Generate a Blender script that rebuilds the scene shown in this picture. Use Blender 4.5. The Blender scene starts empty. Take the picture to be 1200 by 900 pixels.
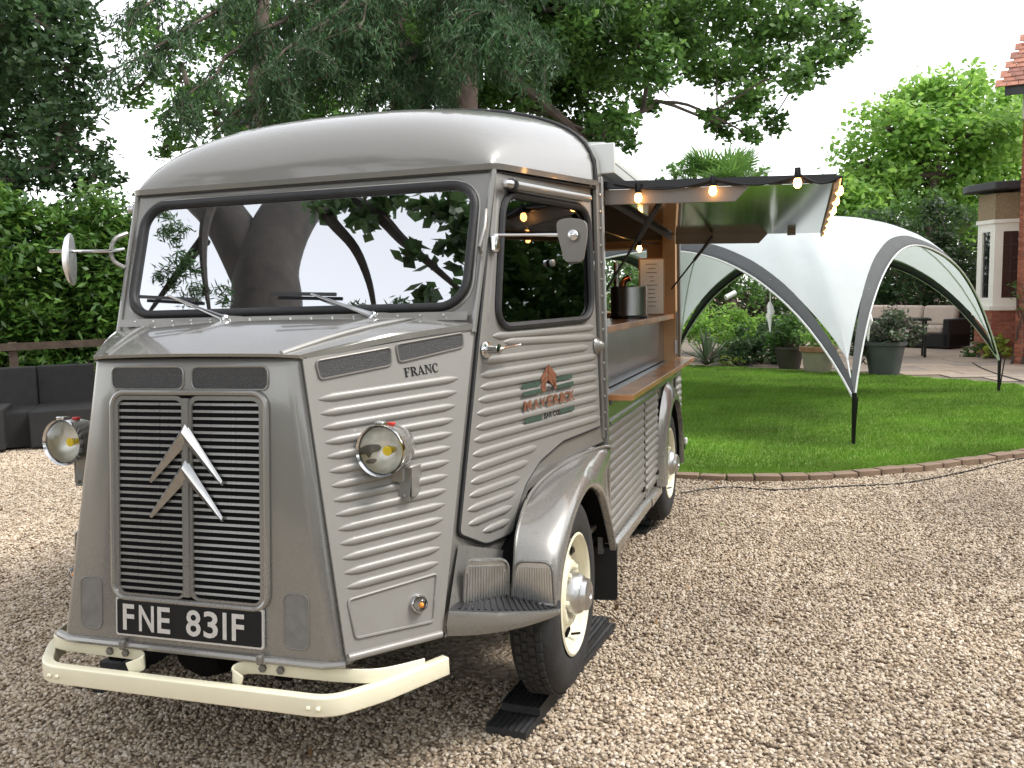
import bpy, bmesh, math, random
import numpy as np
from mathutils import Vector, Matrix
from mathutils.geometry import tessellate_polygon

R_ = math.radians
scene = bpy.context.scene
COL = scene.collection
rnd = random.Random(7)
rng = np.random.default_rng(11)

# ---------------------------------------------------------------- camera
# CV: camera solved in the van's own frame (x across, y back from the nose, z up)
CV = np.array([1.745, -2.22, 1.371]); YAW, PIT, ROL, FPX = R_(-17.75), R_(-4.12), R_(-1.19), 1053.7
cy_, sy_, cp_, sp_, cr_, sr_ = math.cos(YAW), math.sin(YAW), math.cos(PIT), math.sin(PIT), math.cos(ROL), math.sin(ROL)
VF = np.array([sy_ * cp_, cy_ * cp_, sp_]); _r0 = np.array([cy_, -sy_, 0.0]); _u0 = np.cross(_r0, VF)
VR = cr_ * _r0 + sr_ * _u0; VU = -sr_ * _r0 + cr_ * _u0
# the van stands slightly nose-up on its planks: van frame -> world (ground z = 0)
_n = np.array([.0105, -.035, 1.0]); _n /= np.linalg.norm(_n)
_ex = np.array([1.0, 0, 0]); _ex -= _ex @ _n * _n; _ex /= np.linalg.norm(_ex); _ey = np.cross(_n, _ex)
RW = np.array([_ex, _ey, _n]); P0 = np.array([0, 0, -.0724])
def to_world(p): return RW @ (np.array(p, float) - P0)
CW = to_world(CV); WR, WU, WF = RW @ VR, RW @ VU, RW @ VF
def vray(x, y): return VF + VR * (x - 600) / FPX + VU * (450 - y) / FPX
def wray(x, y): return WF + WR * (x - 600) / FPX + WU * (450 - y) / FPX
def ground(x, y, z=0.0):
    d = wray(x, y); return CW + d * (z - CW[2]) / d[2]
def deep(x, y, dist): return CW + wray(x, y) * dist
def vat(x, y, ax, val):
    d = vray(x, y); return CV + d * (val - CV[ax]) / d[ax]
def plane(pts):
    pts = np.array(pts, float); c = pts.mean(0); n = np.linalg.svd(pts - c)[2][2]
    return c, n * (1 if n @ (CV - c) > 0 else -1)
def von(pl, x, y, off=0.0):
    c, n = pl; d = vray(x, y); t = ((c + n * off - CV) @ n) / (d @ n); return CV + d * t

cam_d = bpy.data.cameras.new('camera'); cam = bpy.data.objects.new('camera', cam_d); COL.objects.link(cam)
cam_d.sensor_fit = 'HORIZONTAL'; cam_d.sensor_width = 36; cam_d.lens = 36 * FPX / 1200
cam_d.clip_start = .05; cam_d.clip_end = 600
cam.matrix_world = Matrix(((WR[0], WU[0], -WF[0], CW[0]), (WR[1], WU[1], -WF[1], CW[1]), (WR[2], WU[2], -WF[2], CW[2]), (0, 0, 0, 1)))
scene.camera = cam

# ---------------------------------------------------------------- sky, sun, exposure
SUN_EL, SUN_AZ = R_(52), R_(78)          # azimuth from +Y towards +X
world = bpy.data.worlds.new('World'); scene.world = world; world.use_nodes = True
wt = world.node_tree; wt.nodes.clear()
sky = wt.nodes.new('ShaderNodeTexSky'); sky.sky_type = 'NISHITA'; sky.sun_disc = False
sky.sun_elevation = SUN_EL; sky.sun_rotation = SUN_AZ; sky.air_density = 1.0; sky.dust_density = 1.0; sky.ozone_density = 1.0
hsv = wt.nodes.new('ShaderNodeHueSaturation'); hsv.inputs['Saturation'].default_value = .13
bgn = wt.nodes.new('ShaderNodeBackground'); bgn.inputs['Strength'].default_value = .15
wo = wt.nodes.new('ShaderNodeOutputWorld')
wt.links.new(sky.outputs[0], hsv.inputs['Color']); wt.links.new(hsv.outputs[0], bgn.inputs['Color']); wt.links.new(bgn.outputs[0], wo.inputs[0])
sd = bpy.data.lights.new('sun', 'SUN'); sun = bpy.data.objects.new('sun', sd); COL.objects.link(sun)
sd.energy = 1.15; sd.angle = R_(16); sd.color = (1, .95, .88)
_s = Vector((math.sin(SUN_AZ) * math.cos(SUN_EL), math.cos(SUN_AZ) * math.cos(SUN_EL), math.sin(SUN_EL)))
sun.rotation_euler = _s.to_track_quat('Z', 'Y').to_euler(); sun.location = (20, -20, 40)
scene.view_settings.view_transform = 'Standard'; scene.view_settings.look = 'None'
scene.view_settings.exposure = 1.62; scene.view_settings.gamma = 1.0
scene.view_settings.use_curve_mapping = False
scene.render.engine = 'CYCLES'
scene.cycles.use_denoising = True
scene.cycles.max_bounces = 7; scene.cycles.diffuse_bounces = 3; scene.cycles.transparent_max_bounces = 12
scene.cycles.sample_clamp_indirect = 6

# ---------------------------------------------------------------- materials
MATS = {}
def mat(name, col, rough=.6, metal=0.0, var=.08, scale=6.0, bump=0.0, bscale=80.0, coat=0.0, spec=.5, col2=None, sheen=0, detail=4):
    m = bpy.data.materials.new(name); m.use_nodes = True; t = m.node_tree; b = t.nodes['Principled BSDF']
    b.inputs['Roughness'].default_value = rough; b.inputs['Metallic'].default_value = metal
    b.inputs['Coat Weight'].default_value = coat; b.inputs['Coat Roughness'].default_value = .06
    b.inputs['Specular IOR Level'].default_value = spec
    tc = t.nodes.new('ShaderNodeTexCoord')
    nz = t.nodes.new('ShaderNodeTexNoise'); nz.inputs['Scale'].default_value = scale; nz.inputs['Detail'].default_value = detail
    t.links.new(tc.outputs['Object'], nz.inputs['Vector'])
    rp = t.nodes.new('ShaderNodeValToRGB'); rp.color_ramp.elements[0].position = .3; rp.color_ramp.elements[1].position = .7
    a = [max(0, c * (1 - var)) for c in col]; z = [c * (1 + var) for c in (col2 or col)]
    rp.color_ramp.elements[0].color = (*a, 1); rp.color_ramp.elements[1].color = (*z, 1)
    t.links.new(nz.outputs['Fac'], rp.inputs['Fac']); t.links.new(rp.outputs['Color'], b.inputs['Base Color'])
    if bump:
        n2 = t.nodes.new('ShaderNodeTexNoise'); n2.inputs['Scale'].default_value = bscale; n2.inputs['Detail'].default_value = 3
        t.links.new(tc.outputs['Object'], n2.inputs['Vector'])
        bp = t.nodes.new('ShaderNodeBump'); bp.inputs['Strength'].default_value = bump; bp.inputs['Distance'].default_value = .01
        t.links.new(n2.outputs['Fac'], bp.inputs['Height']); t.links.new(bp.outputs['Normal'], b.inputs['Normal'])
    MATS[name] = m; return m

def island_mat(name, cols, rough=.7, noise_scale=1.5, noise_amt=.25, trans=0.0, spec=.4, bump=0):
    """colour per loose piece (leaf, stone, blade) + slow variation by place"""
    m = bpy.data.materials.new(name); m.use_nodes = True; t = m.node_tree; b = t.nodes['Principled BSDF']; out = t.nodes['Material Output']
    g = t.nodes.new('ShaderNodeNewGeometry')
    rp = t.nodes.new('ShaderNodeValToRGB'); els = rp.color_ramp.elements
    while len(els) < len(cols): els.new(.5)
    for i, c in enumerate(cols): els[i].position = i / (len(cols) - 1); els[i].color = (*c, 1)
    t.links.new(g.outputs['Random Per Island'], rp.inputs['Fac'])
    nz = t.nodes.new('ShaderNodeTexNoise'); nz.inputs['Scale'].default_value = noise_scale; nz.inputs['Detail'].default_value = 3
    t.links.new(g.outputs['Position'], nz.inputs['Vector'])
    mr = t.nodes.new('ShaderNodeMapRange'); mr.inputs['From Min'].default_value = .3; mr.inputs['From Max'].default_value = .7
    mr.inputs['To Min'].default_value = 1 - noise_amt; mr.inputs['To Max'].default_value = 1 + noise_amt
    t.links.new(nz.outputs['Fac'], mr.inputs['Value'])
    hs = t.nodes.new('ShaderNodeHueSaturation'); t.links.new(rp.outputs['Color'], hs.inputs['Color']); t.links.new(mr.outputs[0], hs.inputs['Value'])
    t.links.new(hs.outputs[0], b.inputs['Base Color']); b.inputs['Roughness'].default_value = rough; b.inputs['Specular IOR Level'].default_value = spec
    if trans:
        tr = t.nodes.new('ShaderNodeBsdfTranslucent'); mx = t.nodes.new('ShaderNodeMixShader'); mx.inputs[0].default_value = trans
        h2 = t.nodes.new('ShaderNodeHueSaturation'); h2.inputs['Value'].default_value = 1.6; h2.inputs['Hue'].default_value = .485
        t.links.new(hs.outputs[0], h2.inputs['Color']); t.links.new(h2.outputs[0], tr.inputs['Color'])
        t.links.new(b.outputs[0], mx.inputs[1]); t.links.new(tr.outputs[0], mx.inputs[2]); t.links.new(mx.outputs[0], out.inputs['Surface'])
    MATS[name] = m; return m

def emit_mat(name, col, st):
    m = bpy.data.materials.new(name); m.use_nodes = True; b = m.node_tree.nodes['Principled BSDF']
    b.inputs['Base Color'].default_value = (*col, 1); b.inputs['Emission Color'].default_value = (*col, 1); b.inputs['Emission Strength'].default_value = st
    MATS[name] = m; return m

def glass_mat(name, tint, ior, base=0.0):
    m = bpy.data.materials.new(name); m.use_nodes = True; t = m.node_tree; t.nodes.clear()
    o = t.nodes.new('ShaderNodeOutputMaterial'); fr = t.nodes.new('ShaderNodeFresnel'); fr.inputs['IOR'].default_value = ior
    gl = t.nodes.new('ShaderNodeBsdfGlossy'); gl.inputs['Roughness'].default_value = .012; gl.inputs['Color'].default_value = (.95, .97, 1, 1)
    tr = t.nodes.new('ShaderNodeBsdfTransparent'); tr.inputs['Color'].default_value = (*tint, 1)
    mx = t.nodes.new('ShaderNodeMixShader'); t.links.new(fr.outputs[0], mx.inputs[0]); t.links.new(tr.outputs[0], mx.inputs[1]); t.links.new(gl.outputs[0], mx.inputs[2])
    t.links.new(mx.outputs[0], o.inputs[0]); MATS[name] = m; return m

mat('paint', (.212, .205, .190), .26, .38, .035, 1.6, coat=.8, bump=.10, bscale=3.5)
mat('paint_rib', (.232, .224, .208), .46, .22, .03, 3, coat=.15, bump=.06, bscale=4)
mat('paint_dull', (.16, .15, .136), .5, .3, .1, 5, coat=.1)
mat('cream', (.70, .66, .50), .42, 0, .04, 3, coat=.25)
mat('black_rubber', (.012, .012, .013), .6, 0, .2, 20, bump=.1)
mat('gloss_black', (.008, .008, .009), .3, 0, .1, 10, spec=.35)
mat('tyre', (.016, .016, .017), .75, 0, .3, 14, bump=.25, bscale=60)
mat('badge', (.33, .335, .335), .36, 1.0, .1, 30)
mat('chrome', (.62, .62, .62), .12, 1.0, .05, 8)
mat('alloy', (.55, .55, .55), .35, 1.0, .08, 20, bump=.05)
mat('steel', (.42, .44, .46), .28, 1.0, .06, 3, bump=.03, bscale=30)
mat('mesh_grey', (.055, .055, .056), .6, .3, .35, 260, bump=.6, bscale=320)
mat('tape_grey', (.16, .155, .148), .55, .2, .15, 30, bump=.15, bscale=40)
mat('dark_void', (.006, .006, .006), .9, 0, .1, 5, spec=.05)
mat('plate_silver', (.62, .62, .62), .4, .6, .08, 60)
mat('counter_wood', (.36, .155, .055), .28, 0, .22, 5, coat=.4, col2=(.47, .22, .085))
mat('ply', (.40, .24, .12), .5, 0, .15, 4, coat=.1)
mat('interior_dark', (.045, .035, .028), .7, 0, .2, 3)
mat('seat_vinyl', (.02, .02, .021), .45, 0, .2, 8)
mat('silver_white', (.66, .68, .66), .4, .1, .04, 3, coat=.2)
mat('mirror_sheet', (.62, .61, .58), .09, 1.0, .04, 2)
mat('reflector', (.78, .78, .74), .35, .6, .15, 40)
mat('copper', (.62, .24, .12), .25, 1.0, .1, 9)
mat('paper', (.78, .77, .75), .8, 0, .03, 9)
mat('pink_paper', (.62, .45, .55), .8, 0, .03, 9)
mat('ink', (.009, .009, .010), .55, 0, .1, 9, spec=.2)
mat('logo_green', (.034, .062, .045), .5, 0, .2, 50)
mat('logo_orange', (.17, .066, .034), .5, 0, .25, 50)
mat('amber', (.8, .28, .02), .2, 0, .1, 9)
mat('yellow_bulb', (.75, .55, .02), .15, 0, .1, 9)
mat('red_plastic', (.5, .03, .02), .3, 0, .1, 9)
mat('mint', (.35, .6, .45), .5, 0, .1, 9)
mat('plank_black', (.02, .02, .021), .6, 0, .3, 12, bump=.4, bscale=40)
mat('soil', (.045, .033, .024), .95, 0, .4, 8, bump=.8, bscale=30)
mat('bark_dark', (.022, .018, .015), .9, 0, .3, 7, bump=.8, bscale=10)
mat('brick_edge', (.21, .145, .10), .8, 0, .3, 5, bump=.3)
mat('terracotta', (.32, .15, .09), .75, 0, .25, 8, bump=.2)
mat('pot_dark', (.045, .036, .03), .5, 0, .2, 6)
mat('pot_stone', (.30, .27, .2), .7, 0, .15, 6, bump=.15)
mat('pot_grey', (.075, .078, .085), .6, 0, .15, 5)
mat('canopy_white', (.58, .62, .645), .75, 0, .05, 3, bump=.5, bscale=4)
mat('canopy_grey', (.055, .06, .063), .75, 0, .1, 6, bump=.1, bscale=60)
mat('canopy_mid', (.26, .28, .29), .75, 0, .1, 6)
mat('cushion', (.50, .42, .35), .9, 0, .05, 4, bump=.05)
mat('white_frame', (.82, .80, .72), .5, 0, .03, 4)
mat('pebbledash', (.30, .23, .14), .9, 0, .35, 60, bump=.8, bscale=90)
mat('lead', (.05, .052, .056), .6, .2, .2, 5)
mat('wall_cream', (.55, .5, .42), .85, 0, .1, 5, bump=.2)
mat('mortar', (.36, .29, .23), .95, 0, .15, 12)
mat('fence_wood', (.06, .04, .027), .8, 0, .3, 9, bump=.3)
mat('bark', (.075, .055, .042), .9, 0, .35, 7, bump=1.0, bscale=14)
mat('bark_red', (.06, .04, .03), .9, 0, .3, 7, bump=1.0, bscale=14)
mat('rope_white', (.75, .75, .75), .8, 0, .05, 9)
mat('curtain', (.35, .34, .33), .9, 0, .15, 12)
glass_mat('screen_glass', (.88, .93, .9), 14.0)
glass_mat('side_glass', (.5, .53, .51), 2.0)
glass_mat('lens_glass', (.95, .95, .93), 1.5)
glass_mat('house_glass', (.35, .37, .4), 2.0)
emit_mat('bulb_glow', (1.0, .44, .12), 8)

def add_grime(name):
    # road dust and fine dirt low on the body, in the van's own frame
    t = MATS[name].node_tree; b = t.nodes['Principled BSDF']; src = b.inputs['Base Color'].links[0].from_socket
    tc = t.nodes.new('ShaderNodeTexCoord'); sx = t.nodes.new('ShaderNodeSeparateXYZ'); t.links.new(tc.outputs['Object'], sx.inputs[0])
    mr = t.nodes.new('ShaderNodeMapRange'); mr.inputs['From Min'].default_value = .80; mr.inputs['From Max'].default_value = .36; mr.inputs['To Min'].default_value = .03; mr.inputs['To Max'].default_value = .22; t.links.new(sx.outputs['Z'], mr.inputs['Value'])
    nz = t.nodes.new('ShaderNodeTexNoise'); nz.inputs['Scale'].default_value = 16; nz.inputs['Detail'].default_value = 8; nz.inputs['Roughness'].default_value = .7; t.links.new(tc.outputs['Object'], nz.inputs['Vector'])
    m2 = t.nodes.new('ShaderNodeMapRange'); m2.inputs['From Min'].default_value = .42; m2.inputs['From Max'].default_value = .72; t.links.new(nz.outputs['Fac'], m2.inputs['Value'])
    mu = t.nodes.new('ShaderNodeMath'); mu.operation = 'MULTIPLY'; t.links.new(mr.outputs[0], mu.inputs[0]); t.links.new(m2.outputs[0], mu.inputs[1])
    mx = t.nodes.new('ShaderNodeMix'); mx.data_type = 'RGBA'; mx.inputs['B'].default_value = (.15, .125, .095, 1); cols = [i for i in mx.inputs if i.type == 'RGBA']; t.links.new(mu.outputs[0], mx.inputs[0]); t.links.new(src, cols[0]); cols[1].default_value = (.15, .125, .095, 1)
    t.links.new([o for o in mx.outputs if o.type == 'RGBA'][0], b.inputs['Base Color'])
    r = t.nodes.new('ShaderNodeMapRange'); r.inputs['To Min'].default_value = b.inputs['Roughness'].default_value; r.inputs['To Max'].default_value = .7; t.links.new(mu.outputs[0], r.inputs['Value']); t.links.new(r.outputs[0], b.inputs['Roughness'])
add_grime('paint'); add_grime('paint_rib')
# transl. canvas
_m = MATS['canopy_white']; _t = _m.node_tree; _b = _t.nodes['Principled BSDF']; _o = _t.nodes['Material Output']
_tr = _t.nodes.new('ShaderNodeBsdfTranslucent'); _tr.inputs['Color'].default_value = (.72, .78, .8, 1)
_mx = _t.nodes.new('ShaderNodeMixShader'); _mx.inputs[0].default_value = .32
_t.links.new(_b.outputs[0], _mx.inputs[1]); _t.links.new(_tr.outputs[0], _mx.inputs[2]); _t.links.new(_mx.outputs[0], _o.inputs[0])

def weave_mat(name, col):
    m = mat(name, col, .55, 0, .25, 12); t = m.node_tree; b = t.nodes['Principled BSDF']
    tc = t.nodes.new('ShaderNodeTexCoord'); ck = t.nodes.new('ShaderNodeTexWave'); ck.wave_type = 'BANDS'; ck.bands_direction = 'Z'; ck.inputs['Scale'].default_value = 40
    c2 = t.nodes.new('ShaderNodeTexWave'); c2.bands_direction = 'DIAGONAL'; c2.inputs['Scale'].default_value = 30
    t.links.new(tc.outputs['Object'], ck.inputs['Vector']); t.links.new(tc.outputs['Object'], c2.inputs['Vector'])
    mu = t.nodes.new('ShaderNodeMath'); mu.operation = 'MULTIPLY'; t.links.new(ck.outputs['Fac'], mu.inputs[0]); t.links.new(c2.outputs['Fac'], mu.inputs[1])
    bp = t.nodes.new('ShaderNodeBump'); bp.inputs['Strength'].default_value = .9; bp.inputs['Distance'].default_value = .02
    t.links.new(mu.outputs[0], bp.inputs['Height']); t.links.new(bp.outputs[0], b.inputs['Normal']); return m
weave_mat('rattan', (.012, .011, .011)); weave_mat('rattan_grey', (.02, .019, .02))

# ---------------------------------------------------------------- mesh helpers
def V(p): return np.array(p, float)
def unit(a):
    a = V(a); return a / (np.linalg.norm(a) + 1e-12)
class MB:
    def __init__(s): s.v = []; s.f = []
    def add(s, vs, fs):
        o = len(s.v); s.v += [tuple(float(c) for c in p) for p in vs]; s.f += [tuple(i + o for i in f) for f in fs]; return s
    def box(s, c, size, ax=None):
        c = V(c); h = V(size) / 2; A = np.eye(3) if ax is None else np.array(ax)
        vs = [c + A.T @ (h * V((x, y, z))) for x in (-1, 1) for y in (-1, 1) for z in (-1, 1)]
        return s.add(vs, [(0, 1, 3, 2), (4, 6, 7, 5), (0, 4, 5, 1), (2, 3, 7, 6), (0, 2, 6, 4), (1, 5, 7, 3)])
    def bar(s, a, b, w, h, up=(0, 0, 1)):
        a, b = V(a), V(b); t = unit(b - a); sd = np.cross(t, V(up)); sd = unit(sd) if np.linalg.norm(sd) > 1e-6 else V((1, 0, 0)); u2 = np.cross(sd, t)
        return s.box((a + b) / 2, (np.linalg.norm(b - a), w, h), (t, sd, u2))
    def grid(s, rows, closed_u=False, closed_v=False):
        n, m = len(rows), len(rows[0]); vs = [p for r in rows for p in r]; fs = []
        for i in range(n - (0 if closed_v else 1)):
            for j in range(m - (0 if closed_u else 1)):
                a = i * m + j; b = i * m + (j + 1) % m; c = ((i + 1) % n) * m + (j + 1) % m; d = ((i + 1) % n) * m + j; fs.append((a, b, c, d))
        return s.add(vs, fs)
    def tube(s, path, r, n=8, closed=False):
        path = [V(p) for p in path]; N = len(path); rs = r if isinstance(r, (list, tuple, np.ndarray)) else [r] * N; rows = []
        ref = None
        for i, p in enumerate(path):
            a = path[(i - 1) % N] if (closed or i > 0) else p; b = path[(i + 1) % N] if (closed or i < N - 1) else p
            t = unit(b - a)
            if ref is None:
                ref = np.cross(t, V((0, 0, 1))); ref = np.cross(t, V((1, 0, 0))) if np.linalg.norm(ref) < .1 else ref
            ref = unit(ref - (ref @ t) * t); bn = np.cross(t, ref)
            rows.append([p + rs[i] * (math.cos(q) * ref + math.sin(q) * bn) for q in np.arange(n) * 2 * math.pi / n])
        o = len(s.v); s.grid(rows, closed_u=True, closed_v=closed)
        if not closed: s.f.append(tuple(o + k for k in range(n))[::-1]); s.f.append(tuple(o + (N - 1) * n + k for k in range(n)))
        return s
    def sweep(s, path, prof, up=(0, 0, 1), closed=False):
        path = [V(p) for p in path]; N = len(path); rows = []; up = V(up)
        for i, p in enumerate(path):
            a = path[(i - 1) % N] if (closed or i > 0) else p; b = path[(i + 1) % N] if (closed or i < N - 1) else p
            t = unit(b - a); sd = unit(np.cross(t, up)); u2 = np.cross(sd, t)
            rows.append([p + x * sd + y * u2 for x, y in prof])
        o = len(s.v); n = len(prof); s.grid(rows, closed_u=True, closed_v=closed)
        if not closed: s.f.append(tuple(o + k for k in range(n))[::-1]); s.f.append(tuple(o + (N - 1) * n + k for k in range(n)))
        return s
    def lathe(s, prof, c, axis, n=24, cap=False):
        ax = unit(axis); e1 = np.cross(ax, V((0, 0, 1))); e1 = np.cross(ax, V((1, 0, 0))) if np.linalg.norm(e1) < .1 else e1; e1 = unit(e1); e2 = np.cross(ax, e1); c = V(c)
        rows = [[c + h * ax + r * (math.cos(q) * e1 + math.sin(q) * e2) for q in np.arange(n) * 2 * math.pi / n] for r, h in prof]
        o = len(s.v); s.grid(rows, closed_u=True)
        if cap: s.f.append(tuple(o + k for k in range(n))); s.f.append(tuple(o + (len(prof) - 1) * n + k for k in range(n)))
        return s
    def ball(s, c, r, n=10, sq=(1, 1, 1)):
        rows = [[V(c) + V(sq) * r * V((math.sin(a) * math.cos(q), math.sin(a) * math.sin(q), math.cos(a))) for q in np.arange(n) * 2 * math.pi / n] for a in np.linspace(.02, math.pi - .02, n // 2 + 2)]
        return s.grid(rows, closed_u=True)
    def plate(s, loops, n, thick=.004):
        """flat plate from 3D loops (outer, holes...), front on the loops, extruded back along -n"""
        n = unit(n); L = [[Vector(p) for p in lp] for lp in loops]; tri = tessellate_polygon(L); flat = [V(p) for lp in loops for p in lp]; k = len(flat)
        fs = []
        for a, b, c in tri:
            nn = np.cross(flat[b] - flat[a], flat[c] - flat[a]); fs.append((a, b, c) if nn @ n > 0 else (a, c, b))
        back = [(c + k, b + k, a + k) for a, b, c in fs]; o = 0; sides = []
        for lp in loops:
            m = len(lp)
            for i in range(m): sides.append((o + i, o + (i + 1) % m, o + (i + 1) % m + k, o + i + k))
            o += m
        return s.add(flat + [p - n * thick for p in flat], fs + back + sides)
    def rib(s, a, b, n, w, h, taper=.035):
        a, b, n = V(a), V(b), unit(n); t = unit(b - a); sd = np.cross(n, t); L = np.linalg.norm(b - a); tp = min(taper, L * .4); rows = []
        for x, k in ((0, .02), (tp * .15, .35), (tp * .5, .72), (tp, 1), (L - tp, 1), (L - tp * .5, .72), (L - tp * .15, .35), (L, .02)):
            rows.append([a + t * x + sd * w * k * cc + n * (h * k * ss - .001) for cc, ss in [(math.cos(q), math.sin(q)) for q in np.linspace(0, math.pi, 7)]])
        return s.grid(rows)
    def mirror(s):
        m = MB(); m.v = [(-x, y, z) for x, y, z in s.v]; m.f = [f[::-1] for f in s.f]; return m
    def obj(s, name, material, parent=None, smooth=40, bevel=0, subsurf=0):
        me = bpy.data.meshes.new(name); me.from_pydata(s.v, [], s.f); me.validate()
        if len(s.v) < 60000:
            bm = bmesh.new(); bm.from_mesh(me); bmesh.ops.recalc_face_normals(bm, faces=bm.faces); bm.to_mesh(me); bm.free()
        if smooth: me.shade_smooth(); me.set_sharp_from_angle(angle=R_(smooth))
        o = bpy.data.objects.new(name, me); COL.objects.link(o); me.materials.append(MATS[material])
        if parent: o.parent = parent
        if bevel:
            b = o.modifiers.new('bevel', 'BEVEL'); b.width = bevel; b.segments = 2; b.limit_method = 'ANGLE'; b.angle_limit = R_(40); b.harden_normals = False
        if subsurf:
            q = o.modifiers.new('sub', 'SUBSURF'); q.levels = subsurf; q.render_levels = subsurf
        return o
def share(name, src, parent, loc=(0, 0, 0), rot=None, scale=None):
    o = bpy.data.objects.new(name, src.data); COL.objects.link(o); o.parent = parent; o.location = loc
    if rot is not None: o.rotation_euler = rot
    if scale is not None: o.scale = scale
    return o
def tag(o, label=None, cat=None, group=None, kind=None):
    if label: o['label'] = label
    if cat: o['category'] = cat
    if group: o['group'] = group
    if kind: o['kind'] = kind
    return o
def empty(name, loc=(0, 0, 0), rz=0):
    o = bpy.data.objects.new(name, None); COL.objects.link(o); o.location = loc; o.rotation_euler = (0, 0, rz); o.empty_display_size = .2; return o
def rrect(w, h, r, n=5, cx=0, cy=0):
    pts = []
    for sx, sy, a0 in ((1, 1, 0), (-1, 1, 90), (-1, -1, 180), (1, -1, 270)):
        for k in range(n + 1):
            a = R_(a0 + 90 * k / n); pts.append((cx + sx * (w / 2 - r) + r * math.cos(a), cy + sy * (h / 2 - r) + r * math.sin(a)))
    return pts
def round_poly(pts, r, n=4):
    """3D polygon with its corners rounded"""
    out = []; N = len(pts); pts = [V(p) for p in pts]; rr = r if isinstance(r, (list, tuple)) else [r] * N
    for i, p in enumerate(pts):
        a, b = pts[i - 1], pts[(i + 1) % N]; k = rr[i]
        if k <= 0: out.append(p); continue
        ka = min(k, np.linalg.norm(a - p) * .49); kb = min(k, np.linalg.norm(b - p) * .49)
        q0, q1 = p + unit(a - p) * ka, p + unit(b - p) * kb
        for t in np.linspace(0, 1, n + 1): out.append((1 - t) ** 2 * q0 + 2 * t * (1 - t) * p + t * t * q1)
    return out
def spline(pts, n):
    pts = [V(p) for p in pts]; out = []
    for i in range(len(pts) - 1):
        p0, p1, p2, p3 = pts[max(i - 1, 0)], pts[i], pts[i + 1], pts[min(i + 2, len(pts) - 1)]
        for t in np.linspace(0, 1, n, endpoint=False):
            out.append(.5 * (2 * p1 + (p2 - p0) * t + (2 * p0 - 5 * p1 + 4 * p2 - p3) * t * t + (3 * p1 - p0 - 3 * p2 + p3) * t ** 3))
    return out + [pts[-1]]
def text_mesh(txt, size, o, ex, ey, n, depth, material, name, parent, spacing=1.0, align='CENTER', stretch=(1, 1), fit=None, offset=0.0):
    """flat lettering as real raised mesh: origin o, reading direction ex, up ey, normal n"""
    cu = bpy.data.curves.new(name, 'FONT'); cu.body = txt; cu.size = 1; cu.extrude = 0; cu.space_character = spacing; cu.align_x = align; cu.align_y = 'CENTER'; cu.resolution_u = 3; cu.offset = offset
    tmp = bpy.data.objects.new(name + '_tmp', cu); COL.objects.link(tmp); dg = bpy.context.evaluated_depsgraph_get(); me = bpy.data.meshes.new_from_object(tmp.evaluated_get(dg)); bpy.data.objects.remove(tmp)
    co = np.array([v.co[:] for v in me.vertices]); w = co[:, 0].max() - co[:, 0].min(); h = co[:, 1].max() - co[:, 1].min()
    cx = (co[:, 0].max() + co[:, 0].min()) / 2; cyy = (co[:, 1].max() + co[:, 1].min()) / 2
    sx, sy = (fit[0] / w, fit[1] / h) if fit else (size * stretch[0], size * stretch[1])
    for v, c in zip(me.vertices, co):
        p = V(o) + V(ex) * ((c[0] - cx) * sx) + V(ey) * ((c[1] - cyy) * sy) + V(n) * depth; v.co = p
    ob = bpy.data.objects.new(name, me); COL.objects.link(ob); me.materials.clear(); me.materials.append(MATS[material]); ob.parent = parent; return ob
# ================================================================ THE VAN
van = empty('food_van'); van.matrix_world = Matrix([[*RW[0], (-RW @ P0)[0]], [*RW[1], (-RW @ P0)[1]], [*RW[2], (-RW @ P0)[2]], [0, 0, 0, 1]])
tag(van, 'vintage grey corrugated food van with serving hatch raised on the gravel', 'van')
def lwarp(p):
    w = max(0.0, 1 - max(0.0, p[1]) / .3); return (p[0] + .015 * w, p[1] + .075 * w, p[2])
def both(mb, name, m, parent=van, **k):
    mm = mb.mirror()
    if name in ('front_wing', 'step_skirt', 'step_tread', 'step_vent', 'vent_rim', 'vent_ribs', 'tread_ribs', 'wing_bead'): mm.v = [(x + .055, y + .03, z) for x, y, z in mm.v]
    return mb.obj(name, m, parent, **k), mm.obj(name, m, parent, **k)
z1 = lambda x, y: (40 + x / 3, 380 + y / 3)
z2 = lambda x, y: (40 + x / 3, 620 + y / 3)
z3 = lambda x, y: (340 + x / 3, 380 + y / 3)
z4 = lambda x, y: (400 + x / 3, 600 + y / 3)
z6 = lambda x, y: (400 + x / 3.2146, 120 + y / 3.2146)
zb = lambda x, y: (560 + x / 4, 500 + y / 4)

LIP, BOT, NSB, NST, GUT, DRT, DRB = map(V, ((.387, .05, 1.278), (.519, 0, .408), (.705, .289, .398), (.718, .588, 1.349), (.742, .761, 1.894), (.936, 1.447, 1.919), (.958, 1.481, .93)))
NP = plane([LIP, BOT, NSB, NST]); DP = plane([GUT, NSB, NST, DRT, DRB])
SP = plane([NST, GUT, NST * V((-1, 1, 1)), GUT * V((-1, 1, 1))])
FN = unit((0, -1, .0575)); FP = (V((0, .025, .843)), FN)
def fz(z): return .05 * (z - .408) / .87
def fp(u, z, off=0.0): return V((u, fz(z), z)) + FN * off
def hedge_u(z): return .387 + (.519 - .387) * (1.278 - z) / .87          # edge half-width of the front panel

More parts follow.
